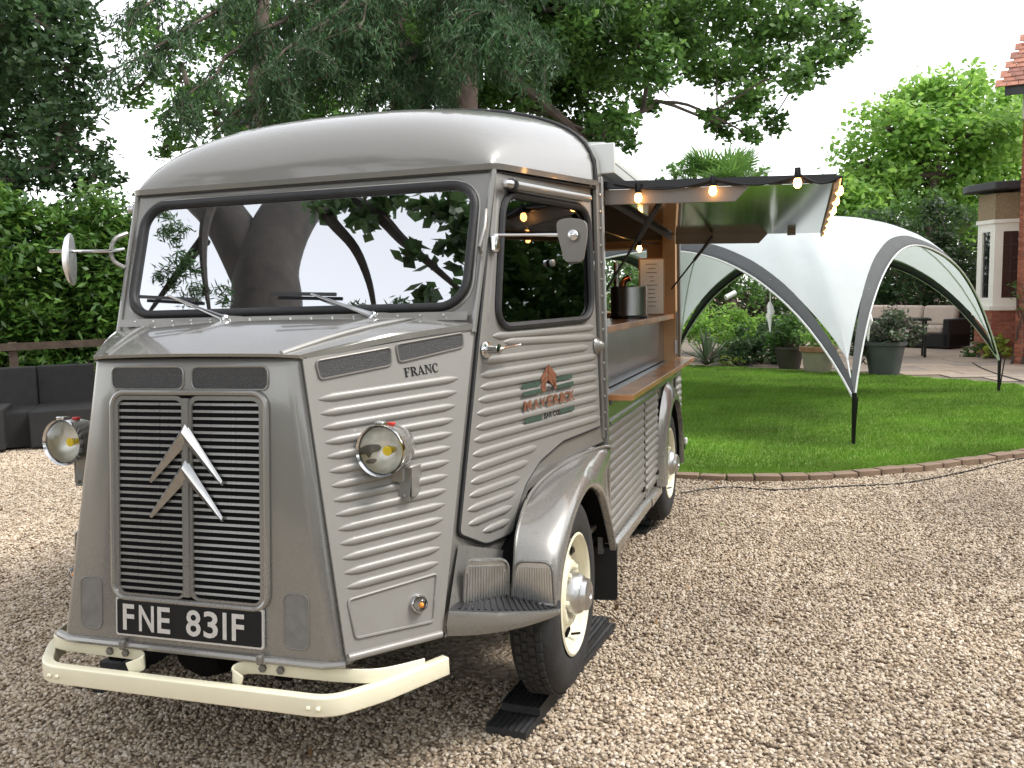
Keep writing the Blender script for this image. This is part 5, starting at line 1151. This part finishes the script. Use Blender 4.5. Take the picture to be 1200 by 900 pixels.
MB().plate([[hp3(-.02, -.04, ZE - .55), hp3(6, -.04, ZE - .55), hp3(6, -.04, ZE), hp3(-.02, -.04, ZE)]], -hy, .03).obj('eaves_render', 'wall_cream', house, smooth=0)
# tiled roof: hip rising from the eave corner
er = deep(1168, 106, (hb - CW) @ WF) - ho; er[2] -= 0
e0 = hp3(-.28, -.3, ZE - .02); slope = unit(hp3(0.0, .62, .80)); hipdx = .30
MB().plate([[e0 + V((0, 0, -.16)), e0 + hx * 6 + V((0, 0, -.16)), e0 + hx * 6, e0]], -hy, .04).obj('gutter_board', 'lead', house, smooth=0)
rf = MB().plate([[e0, e0 + hx * 6.5, e0 + hx * 6.5 + slope * 4.2, e0 + hx * (4.2 * hipdx) + slope * 4.2]], np.cross(hx, slope), .03).obj('roof', 'tile_b' if 'tile_b' in MATS else 'brick_c', house, smooth=0)
mat('tile_a', (.36, .15, .10), .8, 0, .25, 14, bump=.2); mat('tile_b', (.43, .19, .13), .8, 0, .25, 14, bump=.2); mat('tile_c', (.29, .13, .10), .8, 0, .3, 14, bump=.2)
rn = np.cross(hx, slope); ts = {}; Rt = Matrix((hx, slope, rn)).transposed().to_euler()
for row in range(36):
    for c in range(9):
        x = row * .105 * hipdx + c * .17 + (.085 if row % 2 else 0) - .06; k = rnd.choice(('tile_a', 'tile_b', 'tile_b', 'tile_c'))
        if k not in ts: ts[k] = MB().box((0, 0, 0), (.163, .17, .016)).obj('roof_tile', k, rf, smooth=0); o = ts[k]
        else: o = share('roof_tile', ts[k], rf)
        o.location = e0 + hx * x + slope * (row * .105 + .04) + rn * (.022 + rnd.uniform(0, .006)); e = Rt.copy(); o.rotation_euler = e; o.rotation_euler.rotate_axis('X', -.09)
MB().tube([hp3(.34, -.09, 0), hp3(.34, -.09, ZE - .3)], .05, 10).obj('drain_pipe', 'gloss_black', house)
MB().tube([hp3(.34, -.09, .0), hp3(.34, -.09, .12)], .07, 10).obj('pipe_shoe', 'gloss_black', house)
MB().tube([hp3(.34, -.09, zat(1192, 370, hb) - .06), hp3(.34, -.09, zat(1192, 370, hb) + .08)], .066, 10).obj('pipe_collar', 'gloss_black', house)
# bay: three facets left of the pillar
bd = (hb - CW) @ WF + 1.3
b1 = deep(1143, 360, bd + .55); b2 = deep(1163, 360, bd); b3 = deep(1196, 360, bd - .18)
bpts = [V((p[0], p[1], 0)) - V((ho[0], ho[1], 0)) for p in (b1 + (b1 - b2) * .0, b2, b3)]
zs, zt_, zr, ztop = [deep(1160, y, bd)[2] for y in (360, 258, 228, 218)]
bay = empty('bay_window'); bay.parent = house
for i in (0, 1):
    a, b = bpts[i], bpts[i + 1]; ex = unit(b - a); nr = V((ex[1], -ex[0], 0)); w = np.linalg.norm(b - a)
    brick_wall(bay, a, ex, nr, w, 0, zs - .06, 5 + i)
    q = lambda x, z, off=0.0: a + ex * x + nr * off + V((0, 0, z))
    MB().plate([[q(-.02, zs - .06, .07), q(w + .02, zs - .06, .07), q(w + .02, zs + .02, .07), q(-.02, zs + .02, .07)]], nr, .12).obj('sill', 'white_frame', bay, bevel=.01)
    MB().plate([[q(0, zt_, .01), q(w, zt_, .01), q(w, zr, .01), q(0, zr, .01)]], nr, .05).obj('render_band', 'pebbledash', bay, smooth=0)
    wl, wr = (.27, .73) if i == 0 else (.30, .85); hole = [q(w * wl, zs + .17), q(w * wr, zs + .17), q(w * wr, zt_ - .22), q(w * wl, zt_ - .22)]
    MB().plate([[q(0, zs + .02), q(w, zs + .02), q(w, zt_), q(0, zt_)], hole], nr, .07).obj('window_frame', 'white_frame', bay, smooth=0)
    MB().plate([[q(-.02, zt_ - .07, .035), q(w + .02, zt_ - .07, .035), q(w + .02, zt_, .035), q(-.02, zt_, .035)]], nr, .05).obj('head_moulding', 'white_frame', bay, bevel=.008)
    MB().plate([[p - nr * .035 for p in hole]], nr, .004).obj('window_pane', 'house_glass', bay, smooth=0)
    for t in np.linspace(0, 1, 6)[1:-1]: MB().bar(hole[0] * (1 - t) + hole[3] * t - nr * .03, hole[1] * (1 - t) + hole[2] * t - nr * .03, .008, .008).obj('lead_came', 'lead', bay)
    m0, m1 = (hole[0] + hole[1]) / 2, (hole[2] + hole[3]) / 2; MB().bar(m0 - nr * .03, m1 - nr * .03, .008, .008, up=nr).obj('lead_came', 'lead', bay)
    MB().plate([[p - nr * .16 for p in hole]], nr, .004).obj('curtain', 'curtain', bay, smooth=0)
top = [bpts[0] + V((-.25, .25, 0)), bpts[0] + V((-.22, -.12, 0)), bpts[1] + V((-.06, -.25, 0)), bpts[2] + V((.1, -.2, 0)), bpts[2] + V((.4, 1.5, 0))]
MB().plate([[p + V((0, 0, ztop + .04)) for p in top]], (0, 0, 1), .14).obj('bay_roof', 'lead', bay, bevel=.02)
aw = unit((b1 - CW) * V((1, 1, 0))); rb = [bpts[0], bpts[0] + aw * 1.6 + V((.15, 0, 0)), bpts[2] + V((0, 1.9, 0)), bpts[2]]
MB().plate([[p + V((0, 0, zr)) for p in rb]], (0, 0, 1), .02).obj('bay_ceiling', 'wall_cream', bay, smooth=0)
MB().plate([[rb[0] + V((0, 0, 0)), rb[1], rb[1] + V((0, 0, zr)), rb[0] + V((0, 0, zr))]], (-1, 0, 0), .05).obj('bay_return', 'brick_c', bay, smooth=0)
bush('shrub', 'yellow green shrub against the brick bay window wall', [(1162, 408, 10, 16.6), (1170, 402, 11, 16.6), (1155, 415, 8, 16.5), (1178, 412, 9, 16.4)], .10, .06, 'leaf_yellow', 3)
bush('shrub', 'small dark green shrub under the bay window corner', [(1140, 412, 9, 17), (1132, 416, 7, 17), (1148, 406, 7, 17)], .08, .04, 'leaf_mid', 4)
bush('climbing_plant', 'sparse climbing plant on the drainpipe of the house', [(1194, 345, 8, 15.3), (1190, 332, 6, 15.3), (1198, 360, 5, 15.2)], .10, .05, 'leaf_mid', 1.6, cat='climber', foot=ground(1196, 428))

# ================================================================ LEFT: HEDGE, FENCE, RATTAN
hA, hB = ground(-120, 478), ground(60, 476); hA = V((-10.6, 6.2, 0)); hB = V((-4.6, 12.6, 0))
hedge = tag(empty('laurel_hedge', (hA + hB) / 2), 'tall glossy laurel hedge behind the wooden rail fence', 'hedge'); hc = V(hedge.location); P = []
hd = unit(hB - hA); hn = V((hd[1], -hd[0], 0)); HL = np.linalg.norm(hB - hA)
for k in range(150):
    s = rng.uniform(0, HL); z = rng.uniform(.55, 2.55); c = hA + hd * s + hn * rng.uniform(-.15, .35) + V((0, 0, z)); P.append(clump(c, .42, 330, 6, .33))
for k in range(70):
    s = rng.uniform(0, HL); c = hA + hd * s + hn * rng.uniform(-.1, .3) + V((0, 0, 2.6 + rng.uniform(-.1, .3))); P.append(clump(c, .3, 110, 5, .35))
leaf_obj('foliage', np.concatenate(P) - hc, .15, .06, 'leaf_laurel', hedge, up=.5)
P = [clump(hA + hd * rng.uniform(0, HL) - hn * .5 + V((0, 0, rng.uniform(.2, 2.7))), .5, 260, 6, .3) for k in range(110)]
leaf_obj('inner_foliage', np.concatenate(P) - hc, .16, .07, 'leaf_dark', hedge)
st = MB()
for k in range(34):
    p = hA + hd * rng.uniform(0, HL) - hn * .3; st.tube([q - hc for q in limb_path(p, p + V((rng.normal() * .3, rng.normal() * .3, 2.4)), 0, .03, 5)], [.05, .04, .03, .02, .01], 6)
st.obj('stems', 'bark', hedge)
fe = tag(empty('rail_fence', hA + hn * .8), 'weathered brown post and rail fence in front of the hedge', 'fence'); fo_ = V(fe.location); f0 = hA + hn * .75
for k in range(5):
    p = f0 + hd * (.6 + 1.75 * k); MB().box(p - fo_ + V((0, 0, .45)), (.11, .11, .95), (hd, hn, V((0, 0, 1)))).obj('post', 'fence_wood', fe, bevel=.01)
for z in (.5, .86): MB().bar(f0 - fo_ + V((0, 0, z)) + hn * .07, f0 + hd * 8.2 - fo_ + V((0, 0, z + .02)) + hn * .07, .035, .10).obj('rail', 'fence_wood', fe)
kerb = tag(empty('stone_edging', f0 + hn * .6), 'low row of pale stones in front of the hedge bed', 'edging'); ko = V(kerb.location)
for k in range(18):
    L = rnd.uniform(.3, .42); p = f0 + hn * .6 + hd * (.3 + k * .44); o = MB().box((0, 0, 0), (L, .16, rnd.uniform(.11, .15))).obj('stone', 'pot_stone', kerb, bevel=.03); o.location = p - ko + V((0, 0, .055)); o.rotation_euler = (rnd.uniform(-.05, .05), 0, math.atan2(hd[1], hd[0]) + rnd.uniform(-.08, .08))
sheet('flower_bed', [(p[0], p[1]) for p in (f0 + hn * .6, f0 + hn * .6 + hd * 9, f0 - hn * 6 + hd * 9, f0 - hn * 6, )], .012, 'soil')
bush('shrub', 'tufts of weeds and ivy growing below the rail fence', [(95, 440, 16, 11.8), (110, 452, 12, 11.6), (80, 448, 10, 11.8), (125, 445, 14, 12.2), (105, 425, 14, 12)], .09, .03, 'leaf_mid', 2.2, foot=V((f0 + hn * .35 + hd * 4)))
# rattan corner seat and footstool
r0 = ground(36, 529); rx = unit(ground(92, 511) - r0) ; rx = unit(V((.78, .62, 0))); ry = V((-rx[1], rx[0], 0))
rs = tag(empty('rattan_sofa', r0, math.atan2(rx[1], rx[0])), 'black rattan corner seat standing on the gravel before the hedge', 'sofa')
# local: x along the long face towards the van, y away
MB().box((.95, .48, .21), (1.9, .96, .36)).obj('seat_base', 'rattan', rs, bevel=.015)
MB().box((.28, .90, .58), (.56, .14, .42)).obj('backrest', 'rattan_grey', rs, bevel=.015)
MB().box((-.38, .84, .58), (.76, .14, .42)).obj('backrest', 'rattan_grey', rs, bevel=.015)
MB().box((-.40, .52, .21), (.80, .84, .36)).obj('seat_base', 'rattan', rs, bevel=.015)
r1 = ground(7, 532); fs = tag(empty('rattan_stool', r1, math.atan2(rx[1], rx[0])), 'black rattan footstool beside the corner seat on the gravel', 'stool')
MB().box((-.35, .3, .24), (.70, .60, .40)).obj('body', 'rattan_grey', fs, bevel=.015); MB().box((-.35, .3, .02), (.66, .56, .03)).obj('feet', 'gloss_black', fs)

# ================================================================ TREES
def gp0(x, d): p = deep(x, 340, d); return V((p[0], p[1], 0))
def J(lst, d0, dj): return [(x, y, r, d0 + rng.uniform(-dj, dj)) for x, y, r in lst]
# big oak behind the van
ob_ = gp0(478, 13.5)
otr = [deep(478, 120, 13.5), deep(474, 60, 13.5), deep(478, 0, 13.5), deep(500, -80, 13.5)]
oak_c = [(430, 15, 55), (520, 10, 55), (600, 15, 55), (680, 10, 60), (755, 12, 55), (820, 25, 48), (880, 20, 45), (940, 20, 40), (985, 45, 26), (965, 70, 26), (640, 85, 45), (700, 95, 48), (715, 140, 30), (690, 160, 32), (660, 130, 35), (735, 165, 16), (770, 75, 32), (835, 75, 36), (890, 75, 34), (870, 115, 28), (850, 145, 20), (905, 140, 16), (880, 158, 14), (825, 132, 10), (930, 95, 22), (700, 50, 55), (560, 100, 40), (600, 115, 36), (540, 55, 45), (640, 30, 50), (790, 40, 36), (560, -60, 80), (700, -70, 80), (820, -60, 60), (430, -60, 70), (920, -40, 45), (480, 120, 25), (990, 25, 18), (760, 120, 14), (700, 180, 14)]
tree('oak_tree', 'large oak tree spreading its branches behind and above the van', ob_, otr, .30, J(oak_c, 13.5, 1.6), 0, .115, .07, 'leaf_oak', 38, origin=None, sub=16, tight=.26)
# lighter broadleaf behind, left of the oak
lb = gp0(300, 19)
lt_c = [(300, 60, 60), (350, 130, 40), (250, 130, 36), (390, 110, 50), (210, 150, 30), (230, 110, 30), (330, 20, 60), (260, 20, 50), (180, 30, 40), (400, 40, 60), (200, 75, 32), (280, 165, 25), (155, 105, 22), (190, 175, 14), (450, 100, 50), (500, 60, 50)]
tree('broadleaf_tree', 'light green broadleaf tree seen through the drooping conifer', lb, [deep(300, 150, 19), deep(305, 60, 19), deep(310, -60, 19)], .28, J(lt_c, 19, 1.5), 0, .17, .10, 'leaf_mid', 18, sub=16, tight=.26)
# dark tree at far left
db = gp0(-60, 16)
dk = [(20, 20, 55), (70, 20, 40), (20, 90, 55), (75, 80, 40), (25, 160, 50), (80, 145, 38), (110, 180, 22), (60, 200, 30), (130, 210, 14), (10, 215, 30), (-50, 60, 70), (-50, 160, 70), (95, 120, 22), (85, 50, 22), (-40, -40, 80), (50, -40, 60), (115, 205, 16), (100, 215, 20)]
tree('broadleaf_tree', 'dense dark leaved tree standing above the laurel hedge', db, [deep(-60, 200, 16), deep(-60, 100, 16), deep(-40, 0, 16), deep(-30, -80, 16)], .3, J(dk, 16, 1.4), 0, .15, .085, 'leaf_dark', 30, sub=18, tight=.27)
# drooping conifer: branches carry hanging sprays of needles
cb = gp0(515, 11.5); con = tag(empty('conifer_tree', cb), 'drooping dark conifer with hanging needle sprays above the van roof', 'tree'); co_ = V(cb)
ctr = [deep(540, 130, 11.5), deep(536, 60, 11.5), deep(528, -40, 11.5), deep(520, -160, 11.5)]
MB().tube([p - co_ for p in spline([cb] + ctr, 5)], list(np.linspace(.26, .12, 21)), 10).obj('trunk', 'bark_red', con)
br = MB(); S, D = [], []
def spray_branch(px0, px1, d0, d1, sag, hang, width=.5, dens=1.0):
    """limb between two picture directions; hanging twigs with needle tufts"""
    a, b = deep(*px0, d0), deep(*px1, d1); n = 14; pth = [a * (1 - t) + b * t + V((0, 0, sag * math.sin(math.pi * t))) + rng.normal(size=3) * .03 for t in np.linspace(0, 1, n)]
    br.tube([p - co_ for p in pth], list(np.linspace(.045, .008, n)), 6); sd_ = unit(np.cross(b - a, (0, 0, 1)))
    for k in range(int(32 * dens)):
        t = rng.uniform(.12, 1); i = min(int(t * (n - 1)), n - 2); p = pth[i] + (pth[i + 1] - pth[i]) * (t * (n - 1) - i)
        e = p + sd_ * rng.uniform(-width, width) + unit(b - a) * rng.uniform(0, .3); h = hang * rng.uniform(.25, .9)
        tw = [p, p * .4 + e * .6 - V((0, 0, h * .15)), e - V((0, 0, h * .55)), e - V((0, 0, h))]
        br.tube([q - co_ for q in tw], [.007, .005, .003, .002], 4)
        m = int(150 * (h + .4)); tt = rng.uniform(0, 1, m) * 2.999; ii = tt.astype(int); fr_ = (tt - ii)[:, None]; tw = np.array(tw)
        q = tw[ii] * (1 - fr_) + tw[ii + 1] * fr_ + rng.normal(size=(m, 3)) * np.array([.05, .05, .035]); S.append(q); dd = unit(tw[3] - tw[1]); D.append(np.tile(dd * 1.0 + V((0, 0, -.35)), (m, 1)))
for a in (((470, -60), (125, 92), 11, 8.5, .25, .45, .5, 1.1), ((440, -40), (210, 120), 11, 8.8, .1, .6, .5, 1.2), ((420, -80), (150, 20), 11, 8.6, .2, .5, .5, .8), ((480, -30), (300, 90), 11.3, 9, .1, .7, .5, 1.2), ((500, -60), (350, 60), 11.3, 9, .1, .7, .5, 1.1), ((520, -50), (640, 62), 11.3, 8.8, .15, .55, .5, 1.5), ((520, -40), (590, 40), 11.3, 8.8, .1, .6, .5, 1.5), ((510, 0), (560, 60), 11.2, 9, .05, .6, .4, 1.2), ((470, 30), (385, 92), 11.2, 9.5, .05, .6, .5, 1.2), ((500, 50), (455, 110), 11.2, 9.8, 0, .45, .4, 1.0), ((520, 70), (505, 118), 11.2, 10, 0, .3, .3, .8), ((480, -80), (420, 30), 11, 9, .1, .7, .6, 1.3), ((480, 0), (255, 150), 11.2, 9.4, .1, .35, .35, .8), ((520, -100), (700, -10), 11.2, 9, .1, .5, .5, 1.0), ((470, 20), (330, 128), 11.2, 9.6, .05, .45, .45, 1.0), ((350, -60), (60, -20), 11, 9, .2, .5, .5, .8)):
    spray_branch(*a)
br.obj('branches', 'bark', con); S = np.concatenate(S); D = np.concatenate(D)
leaf_obj('needles', S - co_,   .10, .017, 'leaf_cedar', con, lin=D)
# bright tree at right and hedge wall below it
rb_ = gp0(1090, 27)
rt_c = [(1040, 150, 32), (1080, 125, 32), (1125, 115, 30), (1165, 125, 30), (1015, 185, 28), (1060, 180, 34), (1110, 165, 36), (1160, 170, 34), (1030, 220, 34), (1080, 215, 36), (1130, 210, 36), (1175, 215, 34), (1005, 245, 26), (1000, 215, 18), (1200, 150, 34), (1215, 210, 34), (1140, 100, 14), (1095, 105, 14), (1060, 118, 14), (1185, 112, 12), (995, 232, 24), (992, 265, 24), (1012, 285, 28), (1050, 262, 30), (1100, 255, 32), (1150, 258, 30), (985, 295, 20)]
tree('broadleaf_tree', 'bright light green tree beyond the patio beside the tiled roof', rb_, [deep(1090, 300, 27), deep(1092, 250, 27), deep(1095, 205, 27)], .26, [(x, y, r * 1.22, d) for x, y, r, d in J(rt_c, 27, 1.6)], 0, .24, .14, 'leaf_bright', 30, sub=24, tight=.28)
db2 = gp0(1070, 22.5)
bush('tall_shrub', 'tall dark shrub behind the gazebo next to the bay window', [(1030, 270, 34, 22.5), (1080, 265, 36, 22.5), (1125, 275, 34, 22.3), (1050, 310, 36, 22), (1100, 315, 36, 22), (1130, 320, 28, 21.8), (1010, 305, 30, 22.3), (1060, 350, 34, 21.8), (1110, 360, 34, 21.8), (1020, 350, 30, 22), (1135, 370, 22, 21.5), (985, 340, 26, 22.3), (1130, 400, 20, 21.4), (1000, 275, 20, 22.8), (1090, 395, 30, 21.6), (1040, 390, 30, 21.6)], .16, .085, 'leaf_dark', 4.5, foot=db2)
bush('tall_shrub', 'mid green shrub in front of the bright tree', [(1060, 245, 26, 24), (1100, 240, 24, 24), (1020, 260, 22, 24), (1140, 248, 20, 24), (1160, 260, 16, 23)], .16, .08, 'leaf_mid', 3.0, foot=gp0(1075, 24))
# palm behind the hatch
pb0 = gp0(862, 24); pal = tag(empty('palm_tree', pb0), 'fan palm crown showing above the raised serving hatch', 'palm'); po = V(pb0); pc = deep(845, 221, 24) - po
MB().tube([(0, 0, 0), pc * V((.5, .5, .5)), pc], [.16, .14, .12], 8).obj('trunk', 'bark', pal); fr_ = MB()
for k in range(44):
    a = rng.uniform(0, 6.28); e = rng.uniform(-.3, 1.3); d = V((math.cos(a) * math.cos(e), math.sin(a) * math.cos(e), math.sin(e))); h = pc + d * V((1.15, 1.15, .6)) * .8; sd_ = unit(np.cross(d, (0, 0, 1)) + 1e-6); u2 = np.cross(sd_, d)
    fr_.tube([pc, h], .012, 4)
    for b in np.linspace(-1.25, 1.25, 15):
        dd = unit(d * math.cos(b) + sd_ * math.sin(b) + u2 * .12); L = .95 * rng.uniform(.8, 1.1); p1 = h + dd * L * .6; p2 = h + dd * L - V((0, 0, .08)); w = unit(np.cross(dd, u2)) * .028
        fr_.grid([[h - w * .3, h + w * .3], [p1 - w, p1 + w], [p2, p2]])
fr_.obj('fronds', 'leaf_mid', pal, smooth=0)['kind'] = 'stuff'
bush('tall_shrub', 'mid green treetop beside the palm above the hatch', [(800, 200, 18, 25), (785, 208, 16, 25), (818, 192, 14, 25), (835, 200, 14, 25.5), (885, 205, 14, 25.5), (770, 215, 14, 25)], .2, .11, 'leaf_mid', 2.2, foot=gp0(800, 25))
# hedge line closing the garden at the back, and woodland behind the van
for x0, x1, y0, y1, d, lm_, lab in ((600, 1215, 255, 410, 30, 'leaf_dark', 'dark green hedge closing the garden behind the gazebo'), (-250, 640, 240, 420, 27, 'leaf_dark', 'dark woodland undergrowth behind the van and the laurel hedge')):
    cl = [(rng.uniform(x0, x1), rng.uniform(y0 + 35, y1), rng.uniform(24, 40), d + rng.uniform(-1.5, 1.5)) for _ in range(int((x1 - x0) * .16))]
    bush('back_hedge', lab, cl, .24, .13, lm_, 2.6, cat='hedge', foot=gp0((x0 + x1) / 2, d), sub=8, tight=.3)
# dry leaves blown over the gravel
lit = []
while len(lit) < 150:
    x, y = rng.uniform(-6, 5), rng.uniform(-1.2, 6)
    if visible(x, y) and not inside(x, y, lawn_poly): lit.append((x, y, rng.uniform(.012, .02)))
island_mat('dry_leaf', [(.16, .09, .04), (.24, .14, .06), (.10, .06, .03), (.13, .15, .05)], .8, 2, .2)
tag(leaf_obj('leaf_litter', np.array(lit), .045, .022, 'dry_leaf', up=3.0), 'dry brown leaves scattered over the gravel drive', 'leaves')
# floodlight fixed high on the tree behind
fp_ = deep(283, 143, 17.5); fl_ = tag(empty('floodlight', fp_), 'small dark floodlight on a bracket among the trees above the van roof', 'floodlight')
MB().box((0, 0, 0), (.34, .16, .10)).obj('lamp_body', 'lead', fl_, bevel=.02); MB().box((.20, .05, .02), (.06, .06, .22)).obj('bracket', 'lead', fl_); MB().bar((.2, .08, .0), tuple(deep(300, 150, 19) - fp_), .05, .05).obj('arm', 'lead', fl_)
# ================================================================ TREES BEHIND THE CAMERA (seen mirrored in the windscreen)
_c = to_world(SP[0]); _nw = unit(RW @ SN)
def refl(x, y, D):
    p = deep(x, y, D); return p - 2 * ((p - _c) @ _nw) * _nw
pl = [refl(318, 400, 7.2), refl(310, 345, 7.4), refl(300, 300, 7.6)]
foot = V((-1.95, -2.3, 0))
bt = tag(empty('plane_tree', foot), 'broad forked tree standing in front of the van, mirrored in its windscreen', 'tree'); bo = V(foot)
if True:
    mb = MB(); main = spline([(-1.95, -2.3, 0), (-2.2, -2.23, 2.4), (-2.42, -2.15, 3.6), (-2.56, -2.09, 4.1), (-2.60, -2.16, 4.75), (-2.58, -2.38, 5.4), (-2.5, -2.9, 6.6)], 5)
    mb.tube([p - bo for p in main], list(np.linspace(.34, .19, len(main))), 14).obj('trunk', 'bark_dark', bt)
    lm = MB(); lp = spline([(-2.50, -2.11, 3.85), (-3.12, -1.99, 4.58), (-3.74, -2.05, 5.09), (-4.8, -2.2, 6.2)], 5); lm.tube([p - bo for p in lp], list(np.linspace(.24, .12, len(lp))), 10)
    for q in (((440, 372, 5.2), (432, 330, 5.2), (415, 290, 5.2), (385, 255, 5.3), (360, 215, 5.6)), ((245, 365, 6.0), (238, 310, 6.2), (240, 262, 6.4), (255, 220, 6.6)), ((175, 365, 6.2), (215, 310, 6.3), (240, 280, 6.4)), ((545, 345, 5.0), (505, 310, 5.1), (470, 280, 5.2), (440, 250, 5.3), (390, 225, 5.5))):
        p = spline([refl(*k) for k in q], 4); lm.tube([k - bo for k in p], list(np.linspace(.012, .05, len(p))), 6)
    lm.obj('limbs', 'bark_dark', bt); P = []
    for x, y, r, D, n in ((400, 240, 26, 5.3, 60), (425, 262, 18, 5.2, 26), (460, 232, 26, 5.2, 50), (510, 236, 30, 5.2, 80), (545, 250, 24, 5.2, 70), (490, 300, 18, 5.1, 28), (535, 300, 22, 5.1, 50), (500, 345, 16, 5, 24), (548, 345, 20, 5, 60), (440, 225, 22, 5.3, 40), (545, 275, 20, 5.1, 60), (375, 250, 12, 5.4, 10)):
        P.append(clump(refl(x, y, D), r * D / FPX, n, 8, .3))
    leaf_obj('crown', np.concatenate(P) - bo, .10, .075, 'leaf_dark', bt)
    P = []
    for x, y, r, D, n in ((205, 270, 18, 6.3, 240), (215, 310, 18, 6.2, 260), (225, 345, 16, 6.1, 200), (195, 330, 14, 6.2, 160), (190, 250, 12, 6.4, 100), (420, 365, 12, 5.6, 120), (470, 360, 10, 5.6, 100), (260, 345, 12, 6.0, 90)):
        P.append(clump(refl(x, y, D), r * D / FPX, n, 8, .3))
    leaf_obj('fine_sprays', np.concatenate(P) - bo, .07, .012, 'leaf_cedar', bt, droop=.5)
# garden boundary behind and beside the photographer: a hedge and trees
bh = tag(empty('garden_hedge', (0, -11, 0)), 'tall clipped hedge across the drive opposite the van front', 'hedge'); P = []
for k in range(170):
    P.append(clump((rng.uniform(-14, 9), -11 + rng.uniform(-.6, .6), rng.uniform(.3, 2.6)) - V((0, -11, 0)), .6, 160, 6, .35))
for k in range(130):
    P.append(clump((11.5 + rng.uniform(-.6, .6), rng.uniform(-10, 9), rng.uniform(.3, 2.8)) - V((0, -11, 0)), .6, 160, 6, .35))
leaf_obj('foliage', np.concatenate(P), .24, .13, 'leaf_mid', bh)

def tree_w(label, base, H, Rc, n, leaf_m, name='broadleaf_tree'):
    t = tag(empty(name, base), label, 'tree', 'trees round the drive'); MB().tube([(0, 0, 0), (.1, .05, H * .35), (.0, .1, H * .75)], [.35, .27, .12], 10).obj('trunk', 'bark', t); P = []; lm = MB()
    for k in range(n):
        d = rng.normal(size=3); d /= np.linalg.norm(d); c = V((0, 0, H * .62)) + d * V((Rc, Rc, H * .36)) * rng.uniform(.5, 1); P.append(clump(c, 1.0, 260, 10, .28)); lm.tube(limb_path((0, .05, H * .45), c, .05, .05, 4), [.09, .06, .03, .01], 5)
    lm.obj('limbs', 'bark', t); leaf_obj('crown', np.concatenate(P), .26, .16, leaf_m, t); return t
tree_w('tall leafy tree beside the drive facing the van door', (12.5, -1.5, 0), 9.0, 3.4, 34, 'leaf_mid')
tree_w('dark leafy tree at the drive corner facing the van headlights', (10.5, -9.5, 0), 9.5, 3.6, 34, 'leaf_dark')
tree_w('spreading leafy tree beyond the lawn end of the drive hedge', (14.0, 5.5, 0), 8.0, 3.2, 30, 'leaf_mid')

sh_ = tag(empty('boundary_hedge', (9.2, 7, 0)), 'high dense hedge along the right boundary beside the house', 'hedge'); P = []
for k in range(200):
    t = rng.uniform(0, 1); P.append(clump((V((8.6, 2.0, 0)) * (1 - t) + V((10.2, 12.5, 0)) * t) + V((rng.uniform(-.5, .5), 0, rng.uniform(.3, 4.2))) - V((9.2, 7, 0)), .6, 190, 6, .35))
leaf_obj('foliage', np.concatenate(P), .2, .10, 'leaf_mid', sh_)
